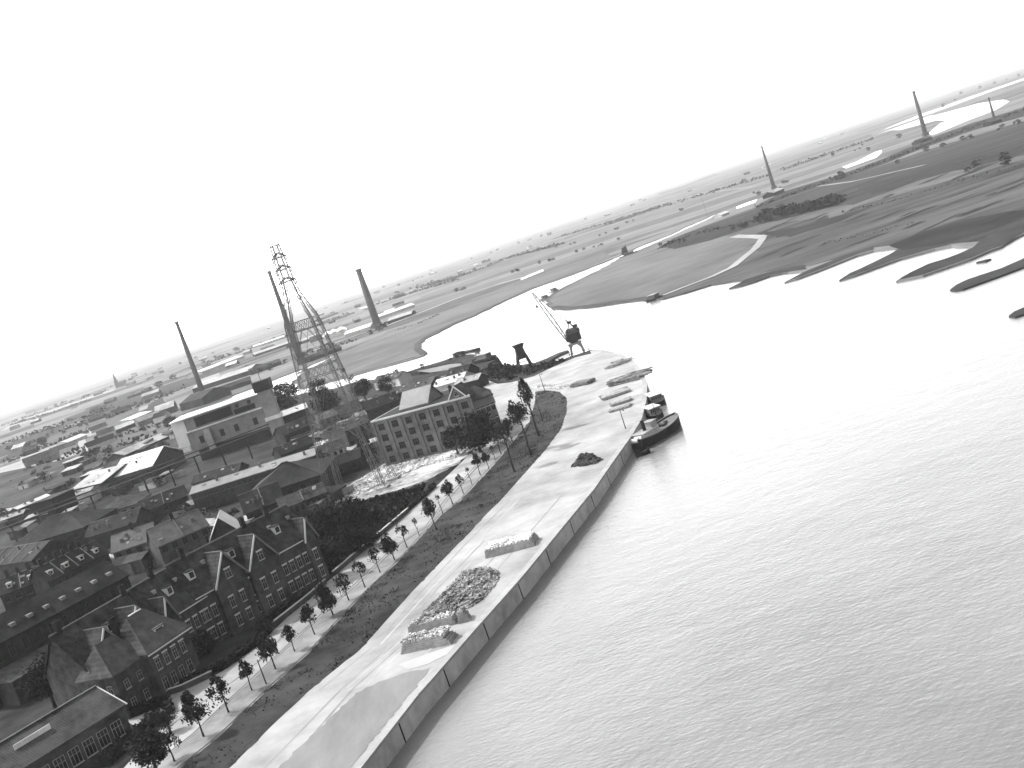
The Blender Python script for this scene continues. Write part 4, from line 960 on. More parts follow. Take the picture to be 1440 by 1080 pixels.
def railing():
    px = [(830, 497), (803, 505), (783, 514), (765, 521), (745, 531)]; c = [G(*p) for p in px]; o = c[0]
    root = empty('railing', o, 0, 'thin post-and-rail railing along the northern edge of the quay', 'railing'); r = MB()
    for a, b_ in zip(c, c[1:]):
        for z in (.9, 1.7): r.beam(a-o+Vector((0, 0, z)), b_-o+Vector((0, 0, z)), .14)
    r.build('rail', STEEL, root)
    for a, b_ in zip(c, c[1:]):
        n = max(1, int((b_-a).length/4.5))
        for k in range(n): p = a+(b_-a)*k/n-o; s = MB(); s.beam(p, p+Vector((0, 0, 2.2)), .28); s.build('post', STEEL, root)
railing()
def pole(base, top, label, name='lamp_post', arm=True):
    b = G(*base); h = top_h(*base, *top); root = empty(name, b, R(30), label, 'lamp post' if arm else 'pole')
    s = MB(); s.tube([(0, 0, 0), (0, 0, h)], [.12, .07], 8); s.build('pole', STEEL, root)
    if arm:
        a = MB(); a.tube([(0, 0, h-.4), (.5, 0, h-.05), (.9, 0, h-.1)], .05, 6); ao = a.build('arm', STEEL, root)
        l = MB(); l.tube([(.9, 0, h-.15), (.9, 0, h-.35), (.9, 0, h-.5)], [.08, .26, .2], 10); l.build('lamp_shade', STEELL, root)
pole((880, 603), (872, 577), 'slim lamp post at the quay edge beside the moored tug')
pole((375, 963), (368, 928), 'slim lamp post between two street trees near the villa hedge')
pole((763, 590), (755, 557), 'slim lamp post on the round end of the grass verge')
pole((766, 549), (758, 526), 'slim lamp post where the verge meets the quay paving')
pole((995, 305), (991, 273), 'thin pale mast standing by the narrow far channel', 'mast', False)

# ---------------------------------------------------------------- stacks on the quay
def rubble(px, hh, n, size, m, label, name='stone_heap', cat='heap', seed=1, flat=False, z0=.04):
    rnd = random.Random(seed); pts = [G(u, v)[:2] for u, v in px]; cx = sum(p[0] for p in pts)/len(pts); cy = sum(p[1] for p in pts)/len(pts); mb = MB()
    def inside(x, y, sc):
        c = False; n_ = len(pts)
        for i in range(n_):
            x1, y1 = ((pts[i][0]-cx)*sc+cx, (pts[i][1]-cy)*sc+cy); x2, y2 = ((pts[i-1][0]-cx)*sc+cx, (pts[i-1][1]-cy)*sc+cy)
            if (y1 > y) != (y2 > y) and x < (x2-x1)*(y-y1)/(y2-y1)+x1: c = not c
        return c
    xs = [p[0] for p in pts]; ys = [p[1] for p in pts]; k = 0
    core = MB()
    while k < n:
        x = rnd.uniform(min(xs), max(xs)); y = rnd.uniform(min(ys), max(ys))
        if not inside(x, y, 1): continue
        k += 1; lo, hi = 0, 1
        for _ in range(6):
            md = (lo+hi)/2
            if inside(x, y, md): hi = md
            else: lo = md
        lev = min(1, (1-hi)*1.9)*(.8+.25*math.sin(x*1.9)*math.sin(y*1.3+1))
        z = hh*(1 if flat else lev)*rnd.uniform(.85, 1.05)+z0 if rnd.random() < .8 else rnd.uniform(0, hh*max(lev, .2))
        q = Matrix.Translation((x-cx, y-cy, z)) @ Matrix.Rotation(rnd.uniform(0, 6), 4, 'Z') @ Matrix.Rotation(rnd.uniform(-1.2, 1.2), 4, 'X'); s = size*rnd.uniform(.4, 1.4)
        mb.box(-s, -s*.6, -s*.4, s, s*.6, s*.4, q)
    ins = [((p[0]-cx)*.8, (p[1]-cy)*.8) for p in pts]; mb.poly(ins, 0, hh*.4)
    ob = mb.build(name, m); ob.location = (cx, cy, 0); return tag(ob, label, cat)
rubble([(590, 873), (599, 859), (634, 825), (652, 804), (683, 798), (702, 806), (700, 818), (678, 846), (641, 864), (610, 870)], 1.3, 1900, .24, mat('pebble_grey', .2, .9, .8, 1.5, .3), 'big loose heap of broken stone behind the long low stack on the quay', seed=3)
def stack(p0, p1, D, h, m, label, topm=None, seed=1, n=260, name='paving_stack', cat='stack', lean=.25):
    A, B = G(*p0), G(*p1); t = an(A, B); L = (B-A).length; root = empty(name, A, t, label, cat); rnd = random.Random(seed)
    mb = MB()
    # sloping ends, coursed body
    nz = max(2, int(h/.3))
    for q in range(nz):
        i = lean*q/nz; mb.box(i, i*.4+rnd.uniform(0, .03), h*q/nz, L-i*rnd.uniform(.8, 2.5), D-i, h*(q+1)/nz-.02)
    mb.build('body', m, root)
    tb = MB()
    for _ in range(n):
        x = rnd.uniform(.3, L-.5); y = rnd.uniform(.1, D-.3); s = rnd.uniform(.1, .24); q = Matrix.Translation((x, y, h+rnd.uniform(-.02, .25))) @ Matrix.Rotation(rnd.uniform(0, 6), 4, 'Z') @ Matrix.Rotation(rnd.uniform(-.5, .5), 4, 'X')
        tb.box(-s, -s*.6, -s*.5, s, s*.6, s*.5, q)
    tb.build('loose_top', topm or RUBW, root); return root
SETTS = mat('stone_setts', 0.26, .9, .3, 1.5, .3)
stack((683, 786), (752, 768), 4.2, 1.35, SETTS, 'long stack of grey stone topped with bright white rubble near the middle of the quay', RUBW, 1, 500)
stack((575, 894), (641, 878), 2.2, 1.3, SETTS, 'long low grey stack in front of the big loose stone heap', RUB, 2, 120)
stack((645, 878), (661, 873), 2.2, 1.4, WOOD, 'short upright bundle at the right end of the long low stack', WOOD, 3, 30)
stack((564, 921), (634, 906), 3.2, 1.5, SETTS, 'lowest stone stack on the quay with sloping ends and pale top', RUB, 4, 260, lean=.7)
rubble([(803, 657), (812, 648), (826, 643), (840, 644), (848, 647), (840, 652), (822, 656)], 1.8, 500, .22, mat('coal', 0.06, .9, .4, 1), 'small dark heap lying alone on the upper quay', cat='heap', name='coal_heap', seed=5)
rubble([(742, 546), (770, 540), (802, 541), (806, 546), (788, 548), (764, 547)], .5, 200, .25, RUB, 'scatter of pale stones on the edge of the upper quay', seed=8)
def timber(p0, p1, D, h, label, m=WOOD, seed=1, messy=.1, name='timber_stack', courses=None):
    A, B = G(*p0), G(*p1); t = an(A, B); L = (B-A).length; root = empty(name, A, t, label, 'timber stack'); rnd = random.Random(seed)
    b = MB()
    for x in (L*.15, L*.5, L*.85): b.box(x-.12, 0, 0, x+.12, D, .18)
    b.build('bearers', WOODD, root); c = MB(); nz = courses or max(2, int(h/.28)); ny = max(2, int(D/.5))
    for q in range(nz):
        for k in range(ny):
            j = rnd.uniform(-messy, messy)*4; y = k*D/ny; M = Matrix.Translation((0, y, .18+q*h/nz)) @ Matrix.Rotation(rnd.uniform(-messy, messy)*.25, 4, 'Z')
            c.box(j, 0, 0, L+rnd.uniform(-messy, messy)*4, D/ny-.05, h/nz-.03, M)
    c.build('planks', m, root); return root
WG = mat('grey_timber', 0.27, .85, .4, 1.1, .2)
timber((803, 546), (828, 541), 4.0, 1.04, 'dark squared timber stack near the round end of the verge', mat('old_timber', 0.15, .9, .4, 1), 1)
timber((859, 512), (874, 508), 2.5, 0.33, 'thin timber layer farthest up the quay', WG, 2)
timber((860, 518), (886, 509), 5, 0.59, 'untidy timber pile at the far end of the quay', WG, 3, .5)
timber((865, 543), (903, 532), 9, 1.04, 'largest untidy pile of dark timber near the quay edge above the boats', mat('mixed_timber', 0.2, .9, .7, .9), 4, .8)
timber((849, 564), (887, 551), 7, 0.65, 'flat grey timber stack just below the largest untidy pile', WG, 5, .1)
timber((860, 573), (888, 564), 4.5, 0.59, 'flat grey timber stack, second below the largest pile', WG, 6, .1)
timber((858, 581), (886, 573), 3.5, 0.45, 'flat grey timber stack nearest the quay lamp post', WG, 7, .1)

# ---------------------------------------------------------------- boats
def hull_mesh(L, B, Dp, z0=0, sheer=.6, n=14, blunt=.5):
    """closed hull shell: x from stern to bow, deck inset"""
    mb = MB(); secs = []
    for k in range(n+1):
        f = k/n; x = L*f
        wd = B/2*(math.sin(math.pi*min(1, (f*.9+.22)))**.5 if f < .45 else (max(0, 1-((f-.45)/.55)**(2+blunt*2)))**.6)
        if f <= .45: wd = B/2*(.72+.28*math.sin(math.pi/2*f/.45))
        wd = max(wd, .06); zt = Dp+sheer*(abs(f-.4)/.6)**2
        secs.append([(x, -wd, zt), (x-.0, -wd*.92, z0), (x, -wd*.5, -.6), (x, wd*.5, -.6), (x, wd*.92, z0), (x, wd, zt)])
    for a, b in zip(secs, secs[1:]):
        for i in range(5): mb.face([a[i], b[i], b[i+1], a[i+1]])
    mb.face(secs[0]); dk = MB()
    for a, b in zip(secs, secs[1:]):
        dk.face([(a[0][0], a[0][1]*.97, a[0][2]-.35), (b[0][0], b[0][1]*.97, b[0][2]-.35), (b[5][0], b[5][1]*.97, b[5][2]-.35), (a[5][0], a[5][1]*.97, a[5][2]-.35)])
    rl = MB()
    for a, b in zip(secs, secs[1:]):
        for i in (0, 5): rl.beam(a[i], b[i], .16)
    return mb, dk, rl
def tug():
    A = G(895, 634, WZ); B = G(955, 597, WZ); d = (B-A); t = an(A, B); L = d.length; t_ = t
    root = empty('steam_tug', A, t_, 'black-hulled tug with pale cabin and rounded bow moored against the quay', 'tug')
    h, dk, rl = hull_mesh(L, min(6.8, L*.36), 2.0, sheer=1.0); h.build('hull', HULL, root); dk.build('deck', DECK, root); rl.build('rail', mat('hull_rail', .2, .6, .2, 1), root)
    c = MB(); c.box(L*.12, -1.7, 1.6, L*.46, 1.7, 2.9); co = c.build('cabin', mat('cabin_paint', .4, .6, .25, .8), root)
    p = MB()
    for k in range(4): p.tube([(L*(.17+.08*k), -1.73, 2.3), (L*(.17+.08*k), -1.68, 2.3)], .24, 10)
    p.build('porthole', WHITE, co)
    w_ = MB(); w_.box(L*.36, -1.1, 2.9, L*.48, 1.1, 4.3); w_.build('wheelhouse', mat('wheelhouse_paint', .3, .6, .3, .8), root)
    r = MB(); r.box(L*.345, -1.3, 4.3, L*.495, 1.3, 4.42); r.box(L*.10, -1.85, 2.9, L*.355, 1.85, 3.02); r.build('cabin_roof', ZINCG, root)
    f = MB(); f.tube([(L*.28, 0, 3.0), (L*.28, 0, 5.4)], .42, 14); f.build('funnel', HULL, root)
    m_ = MB(); m_.tube([(L*.6, 0, 1.6), (L*.6, 0, 7.4)], [.12, .07], 8); m_.build('mast', STEEL, root)
    g = MB(); g.tube([(L*.74, 0, 1.7), (L*.74, 0, 2.5)], .5, 12); g.box(L*.62, -.8, 1.6, L*.7, .8, 2.3); g.build('winch', STEEL, root)
    tk = MB(); 
    for k in range(2): tk.tube([(L*.02+k*1.5, -1.2, 2.1), (L*.02+k*1.5, .9, 2.1)], .55, 12)
    tk.build('tank', WHITE, root)
    for k in range(6):
        fe = MB(); x = L*(.15+.12*k); fe.tube([(x, -min(6.8, L*.36)/2-.25, 1.0), (x, -min(6.8, L*.36)/2-.25, 1.9)], .22, 8)
        fe.build('fender', mat('rubber', .02, .8, .2, 1), root)
tug()
def barge(p0, p1, Bm, label, name='motor_barge', roofs=2):
    A = G(*p0, WZ); B = G(*p1, WZ); t = an(A, B); L = (B-A).length
    root = empty(name, A, t, label, 'barge'); h, dk, rl = hull_mesh(L, Bm, 1.3, sheer=.5, blunt=1); h.build('hull', HULL, root); dk.build('deck', DECK, root); rl.build('rail', STEELL, root)
    c = MB(); c.box(L*.12, -Bm*.36, .9, L*.8, Bm*.36, 3.0); co = c.build('cabin', mat('barge_cabin', .14, .7, .3, 1), root)
    r = MB(); r.box(L*.08, -Bm*.44, 3.0, L*.84, -Bm*.06, 3.14); r.box(L*.08, Bm*.06, 3.0, L*.84, Bm*.44, 3.14); r.box(L*.08, -Bm*.055, 2.95, L*.84, Bm*.055, 3.05)
    r.build('cabin_roof', ZINC, root); w_ = MB()
    for k in range(5): x = L*(.18+.12*k); w_.box(x, -Bm*.36-.03, 1.9, x+L*.06, -Bm*.36+.02, 2.6)
    w_.build('window', GLASS, co)
barge((911, 592), (932, 584), 6.4, 'white-roofed motor barge lying between the tug and the farther boat')
barge((913, 573), (936, 565), 7.5, 'white-roofed motor barge, farthest of the boats moored at the quay')
def small_boat(p0, p1, Bm, label, name='work_boat', cab=True, z=WZ, sail=False, dark=True):
    A = G(*p0, z); B = G(*p1, z); t = an(A, B); L = (B-A).length
    root = empty(name, A, t, label, 'boat'); h, dk, rl = hull_mesh(L, Bm, .9, sheer=.5); h.build('hull', HULL if dark else STEELL, root); dk.build('deck', DECK, root)
    if cab:
        c = MB(); c.box(L*.25, -Bm*.33, .5, L*.7, Bm*.33, 2.8); c.build('cabin', mat('boat_cabin', .1, .7, .3, 1), root)
        r = MB(); r.box(L*.2, -Bm*.4, 2.8, L*.75, Bm*.4, 3.0); r.build('cabin_roof', ZINCG, root)
    if sail:
        m_ = MB(); m_.tube([(L*.5, 0, 0), (L*.45, 0, 11)], [.2, .1], 8); m_.build('mast', WOODD, root)
        s = MB(); pts = [(L*.47, 0, 1.8), (L*.1, .4, 2.0), (L*.2, .2, 8), (L*.45, 0, 9.5)]; s.face(pts); s.face([(x, y+.08, z_) for x, y, z_ in reversed(pts)])
        for i in range(4):
            a = pts[i]; b_ = pts[(i+1) % 4]; s.face([a, (a[0], a[1]+.08, a[2]), (b_[0], b_[1]+.08, b_[2]), b_])
        s.build('sail', mat('brown_sail', .06, .9, .3, .5), root)
small_boat((895, 643), (915, 636), 1.8, 'low dark rowing boat lying below the tug', 'rowing_boat', False)
small_boat((912, 424), (931, 419), 7, 'small dark ferry lying at the end of the pale path', 'ferry_boat')
small_boat((873, 363), (897, 354), 6, 'dark sailing barge in the narrow far channel', 'sailing_barge', True, sail=True)
small_boat((760, 423), (774, 418), 8, 'boxy pale houseboat off the tip of the meadow, nearer of two', 'houseboat', True, dark=False)
small_boat((774, 412), (785, 408), 8, 'boxy pale houseboat off the meadow tip, farther of two', 'houseboat', True, dark=False)
small_boat((640, 499), (676, 492), 5, 'low work boat lying off the small harbour spit, left one', 'work_boat', False)
small_boat((668, 509), (698, 503), 5, 'low work boat drawn up on the bank by the small harbour', 'work_boat', True, z=.6)

# ---------------------------------------------------------------- far bank works
FS = [((283, 523), (343, 500), 30, 7, 'ZINC', 'long far shed with white roof behind the left chimney'),
 ((270, 547), (350, 521), 40, 8, 'ZINCG', 'wide grey works hall right of the left chimney'),
 ((352, 523), (395, 508), 30, 6, 'TAR', 'long low black-walled shed on the canal bank'),
 ((300, 552), (352, 534), 16, 6, 'TAR', 'dark low shed at the foot of the left chimney'),
 ((358, 499), (410, 481), 30, 6, 'ZINCG', 'grey works shed left of the second chimney'),
 ((356, 488), (400, 473), 25, 5, 'ZINC', 'thin white-roofed kiln shed far behind the pylon'),
 ((425, 480), (456, 468), 30, 6, 'ZINCG', 'grey shed seen through the pylon legs'),
 ((484, 471), (520, 459), 40, 6, 'ZINC', 'white-roofed shed left of the thick chimney'),
 ((545, 452), (578, 441), 40, 5, 'ZINCG', 'grey drying shed right of the thick chimney'),
 ((532, 446), (583, 428), 30, 6, 'ZINC', 'long white-roofed drying shed right of the thick chimney'),
 ((434, 505), (480, 488), 18, 5, 'TAR', 'dark shed on the canal bank behind the pylon'),
 ((218, 580), (244, 571), 30, 9, 'ZINCG', 'gabled shed with pale roof left of the left chimney, nearer one'),
 ((252, 569), (284, 560), 30, 10, 'TAR', 'dark gabled shed directly beside the left chimney'),
 ((186, 590), (214, 578), 25, 5, 'ZINC', 'white-roofed farm shed left of the gabled sheds'),
 ((155, 608), (196, 592), 25, 5, 'ZINCG', 'grey glasshouse among the left fields'),
 ((95, 622), (122, 611), 14, 5, 'ZINC', 'small white-roofed shed among the left fields'),
 ((175, 640), (240, 612), 16, 6, 'ZINCG', 'long grey shed above the bright gabled sheds'),
 ((130, 668), (185, 646), 12, 5, 'TILE', 'tiled barn behind the bright gabled sheds'),
 ((1088, 271), (1102, 265), 14, 6, 'ZINCG', 'kiln building at the foot of the slender far chimney'),
 ((1294, 198), (1310, 192), 12, 5, 'TILE', 'kiln building at the foot of the stout far chimney'),
 ((1394, 172), (1408, 167), 12, 5, 'TILE', 'grey shed at the foot of the small thin chimney'),
 ((512, 434), (520, 431), 25, 8, 'ZINC', 'tiny white farmhouse on the horizon left of the thick chimney'),
 ((1015, 302), (1025, 298), 10, 4, 'ZINC', 'tiny white barn near the pale mast'),
 ((455, 447), (475, 439), 30, 6, 'TILE', 'far barn behind the pylon legs')]
for a, b, D, h, m_, lb in FS:
    shed(a, b, h*.6, D, h*1.05, lb, dict(ZINC=ZINC, ZINCG=ZINCG, TAR=TAR, TILE=TILE)[m_], BRICKD if m_ != 'ZINC' else CREAM, name='works_shed', bz=FZ+.01)
for k, (a, b) in enumerate([((463, 476), (458, 464)), ((472, 473), (467, 462)), ((482, 470), (478, 458))]):
    A, B = G(*a, FZ), G(*b, FZ); mb = MB(); t = an(A, B); L = min((B-A).length, 120); gable_wall(mb, 0, L, -7, 7, 4, 6.5); lam_roof(mb, 0, L, -7, 7, 4.1, 6.7, .3)
    ob = mb.build('drying_shed', ZINC); ob.location = A; ob.rotation_euler = (0, 0, t); tag(ob, ['leftmost', 'middle', 'rightmost'][k]+' of three parallel white-roofed drying sheds right of the pylon', 'shed', 'parallel drying sheds')
# church spire on the horizon
b = G(166, 545, FZ); root = empty('church', b, 0, 'distant church with pointed spire on the left skyline', 'church')
mb = MB(); mb.box(-4, -4, 0, 4, 4, 20); mb.box(4, -5, 0, 26, 5, 9); mb.build('wall', BRICKD, root)
mb = MB(); mb.tube([(0, 0, 20), (0, 0, 42)], [4.2, .2], 8); mb.build('spire', TAR, root)
mb = MB(); lam_roof(mb, 4, 26, -5, 5, 9, 14, .4); mb.build('roof', TAR, root)

# ---------------------------------------------------------------- far trees and hedgerows
def trow(px, n, r, seed, jit=3, lb=None, base=FZ, hs=1.0):
    rnd = random.Random(seed)
    L = []
    for k in range(n):
        f = rnd.uniform(0, len(px)-1.001); i = int(f); f -= i
        u = px[i][0]+(px[i+1][0]-px[i][0])*f; v = px[i][1]+(px[i+1][1]-px[i][1])*f
        p = G(u, v, base); p.x += rnd.uniform(-jit, jit); p.y += rnd.uniform(-jit, jit)*2; rr = r*rnd.uniform(.45, 1.0)*(.8 if base == FZ else 1)
        tree('hedgerow_tree', p, rr*1.25*hs, rr, rr*.62*hs, 'F', rnd.randrange(99), lb or 'small dark tree in a hedgerow on the far plain', 'tree', lb and lb or 'hedgerow trees on the far plain')
trow([(1062, 316), (1100, 302), (1140, 296), (1190, 282)], 46, 8.5, 1, 8, 'dark bushy tree in the copse on the right-hand meadow')
trow([(925, 350), (945, 338), (960, 342), (1000, 333), (1040, 322), (1060, 316)], 13, 4.0, 2, 6, 'low dark bush behind the pale path on the meadow')
trow([(675, 373), (697, 364)], 5, 11, 3, 8, 'tall tree in the square clump on the skyline')
trow([(780, 349), (830, 338), (870, 322)], 8, 5, 4)
trow([(715, 385), (735, 380)], 5, 5, 5)
trow([(755, 372), (780, 366)], 5, 5, 6)
trow([(640, 411), (668, 404)], 5, 6, 7)
trow([(560, 412), (600, 400), (650, 392)], 8, 9, 8, 20)
trow([(805, 357), (850, 344), (895, 331)], 6, 4, 9)
trow([(525, 470), (540, 462)], 6, 8, 10, 6, 'dark tree at the foot of the thick chimney')
trow([(330, 525), (365, 520)], 4, 9, 11)
trow([(355, 527), (380, 521), (400, 512)], 6, 7, 12)
trow([(420, 505), (450, 492), (480, 484)], 7, 6, 13)
trow([(200, 555), (250, 530), (300, 505), (360, 485)], 10, 10, 14, 20)
trow([(0, 640), (60, 618), (120, 600), (180, 580)], 10, 7, 15, 10)
trow([(20, 680), (90, 655), (150, 632)], 7, 6, 16, 8)
trow([(190, 612), (230, 600), (255, 596)], 5, 6, 17, 5)
trow([(1150, 262), (1185, 250), (1230, 205), (1180, 218)], 7, 6, 18, 10)
trow([(1330, 260), (1390, 225), (1440, 228)], 4, 6, 19, 5)
trow([(1058, 272), (1075, 276), (1110, 255)], 5, 6, 20, 8)
trow([(860, 320), (930, 300), (960, 296)], 6, 5, 21)
trow([(1200, 252), (1300, 215), (1440, 172)], 9, 5, 22, 10)
trow([(820, 332), (900, 300), (1000, 272), (1100, 240), (1240, 200)], 15, 9, 23, 60)
trow([(500, 425), (600, 388), (700, 352), (800, 322)], 14, 12, 24, 80)
trow([(40, 585), (120, 558), (220, 522), (320, 492)], 14, 10, 25, 40)
trow([(1280, 170), (1360, 130), (1440, 105)], 7, 14, 26, 60)
trow([(480, 520), (500, 540), (640, 508), (690, 503)], 6, 2.5, 27, 2, 'small bush on the near river bank', 0)
trow([(641, 503), (660, 499), (695, 502)], 7, 2.6, 28, 2, 'dark bush on the small harbour spit', 0)

def far_hedge(px, wd, h, label, seed, dens=1.0):
    rnd = random.Random(seed); c = [G(u, v, FZ) for u, v in px]; o = c[0]; mb = MB()
    for k in range(len(c)-1):
        a, b = c[k]-o, c[k+1]-o; L = (b-a).length; d = (b-a)/L; n = Vector((-d.y, d.x, 0)); N = int(min(1400, L*dens*1.2))
        ph = rnd.uniform(0, 9)
        for _ in range(N):
            x = rnd.uniform(0, L); g_ = .55+.45*math.sin(x/L*17+ph)*math.sin(x/L*41+ph*2)
            if rnd.random() > g_+.25: continue
            p = a+d*x+n*rnd.uniform(-wd/2, wd/2)+Vector((0, 0, rnd.uniform(0, h)*g_))
            q = Vector((rnd.gauss(0, 1), rnd.gauss(0, 1), rnd.gauss(0, 1))).normalized(); e = q.orthogonal().normalized(); f = q.cross(e); s = rnd.uniform(.25, .6)*h*.6
            mb.face([p-e*s, p-f*s, p+e*s, p+f*s])
    ob = mb.build('hedgerow', LEAFF); ob.location = o; return tag(ob, kind='stuff')
for k, (px, wd, h, lb) in enumerate([
 ([(0, 655), (60, 632), (110, 612), (150, 600)], 14, 6, 'thick dark hedge belt crossing the left fields'),
 ([(0, 700), (60, 679), (130, 655), (190, 636)], 8, 4, 'dark hedge line just above the bright gabled sheds'),
 ([(10, 600), (70, 582), (130, 562)], 14, 6, 'pale far hedge near the left skyline'),
 ([(150, 590), (205, 568), (250, 552)], 10, 5, 'hedge line left of the left chimney'),
 ([(60, 560), (150, 530), (260, 492), (330, 470)], 26, 9, 'faint tree belt along the left skyline'),
 ([(290, 512), (340, 495), (400, 474), (455, 456)], 16, 7, 'dark tree belt behind the canal works'),
 ([(455, 455), (520, 432), (580, 412), (640, 395)], 22, 8, 'faint belt of trees behind the thick chimney'),
 ([(590, 405), (650, 388), (720, 362), (790, 344)], 20, 7, 'long faint hedge in the middle distance'),
 ([(850, 318), (930, 292), (1010, 268), (1080, 248)], 22, 7, 'long faint hedge beyond the pale mast'),
 ([(1100, 240), (1180, 212), (1228, 196)], 16, 7, 'hedge running towards the left end of the far lake'),
 ([(780, 336), (860, 312), (940, 288)], 14, 6, 'broken hedge between the channel and the skyline'),
 ([(930, 349), (970, 332), (1030, 318), (1065, 310)], 9, 3, 'low dark scrub line along the narrow channel'),
 ([(1066, 292), (1140, 264), (1200, 244), (1260, 222)], 8, 4, 'dark scrub along the dike right of the slender chimney'),
 ([(1260, 222), (1320, 198), (1400, 168), (1440, 156)], 8, 4, 'dark scrub along the dike right of the stout chimney'),
 ([(1240, 150), (1320, 122), (1440, 88)], 50, 12, 'dark wooded belt on the right skyline'),
 ([(960, 252), (1060, 220), (1200, 172)], 45, 10, 'faint wooded belt on the middle skyline'),
 ([(1180, 300), (1260, 282), (1340, 258), (1440, 232)], 5, 1.5, 'thin dark ditch hedge across the right meadow'),
 ([(1150, 345), (1220, 330), (1290, 312)], 5, 1.2, 'low tufts near the groynes on the right meadow'),
 ([(0, 628), (50, 610), (110, 592), (160, 574)], 16, 7, 'x'), ([(30, 668), (90, 646), (150, 622), (215, 600)], 12, 6, 'x'), ([(0, 715), (50, 700), (100, 682)], 8, 4, 'x'),
 ([(70, 612), (130, 592), (200, 568), (262, 546)], 14, 6, 'x'), ([(100, 655), (160, 632), (225, 612)], 9, 5, 'x'), ([(0, 600), (60, 580), (150, 550)], 22, 8, 'x'),
 ([(433, 500), (470, 488), (498, 480)], 8, 4, 'dark bushes on the canal bank right of the pylon'),
 ([(556, 466), (590, 455), (620, 441)], 5, 2, 'scrub on the bank below the pale road')]):
    far_hedge(px, wd, h, lb, 60+k, .8 if wd > 20 else 1.4)
# ---------------------------------------------------------------- weeds, back-yard clutter
def inpoly(pts, x, y):
    c = False
    for i in range(len(pts)):
        x1, y1 = pts[i]; x2, y2 = pts[i-1]
        if (y1 > y) != (y2 > y) and x < (x2-x1)*(y-y1)/(y2-y1)+x1: c = not c
    return c
def weeds(name, px, n, size, m, seed, clump=True):
    rnd = random.Random(seed); pts = [tuple(G(u, v)[:2]) for u, v in px]; mb = MB(); k = 0
    x0, x1 = min(p[0] for p in pts), max(p[0] for p in pts); y0, y1 = min(p[1] for p in pts), max(p[1] for p in pts); cs = []
    while len(cs) < n//30:
        x, y = rnd.uniform(x0, x1), rnd.uniform(y0, y1)
        if inpoly(pts, x, y): cs.append((x, y, rnd.uniform(.4, 2.6)))
    for _ in range(n):
        cx, cy, r = rnd.choice(cs); x, y = cx+rnd.gauss(0, r), cy+rnd.gauss(0, r)
        if not inpoly(pts, x, y): continue
        s_ = size*rnd.uniform(.5, 1.4); q = Vector((rnd.gauss(0, 1), rnd.gauss(0, 1), rnd.gauss(0, .6))).normalized(); e = q.orthogonal().normalized(); f = q.cross(e); p = Vector((x, y, .05+rnd.uniform(0, s_*1.6)))
        mb.face([p-e*s_, p-f*s_, p+e*s_, p+f*s_])
    return tag(mb.build(name, m), kind='stuff')
verge = [(253, 1080), (307, 1037), (380, 967), (433, 920), (500, 847), (530, 817), (558.5, 791.5), (621, 724), (647, 705), (682.5, 667.5), (703, 644.6), (728, 613), (745, 592.5), (753, 563), (753, 551), (766, 549), (786.7, 551), (797, 561), (797, 578), (789, 603), (766, 634), (732.5, 671.7), (703, 705), (685.6, 721.5), (641.5, 768), (579, 833), (510, 910), (433, 973), (380, 1023), (323, 1080)]
weeds('weeds', verge, 4500, .13, mat('weed_leaf', 0.035, .9, .6, .5), 1)
weeds('weeds', [(440, 712), (490, 710), (546, 697), (600, 681), (590, 705), (546, 744), (520, 766), (459, 818), (430, 790)], 9000, .35, LEAFD, 2)
weeds('weeds', [(664, 530), (690, 513), (728, 516), (765, 513), (806, 503), (776, 516), (720, 536)], 2500, .5, LEAFD, 3)
rubm = rubble([(462, 704), (500, 678), (525, 664), (560, 645), (608, 630), (640, 621), (669, 614), (660, 632), (640, 645), (600, 655), (546, 676), (510, 694), (475, 710)], .4, 2400, .3, mat('yard_stone', 0.42, .9, .8, .7, .3), 'spread of pale rubble lying between the brick factory and the avenue', 'rubble_field', 'rubble', 9, True, -.15)
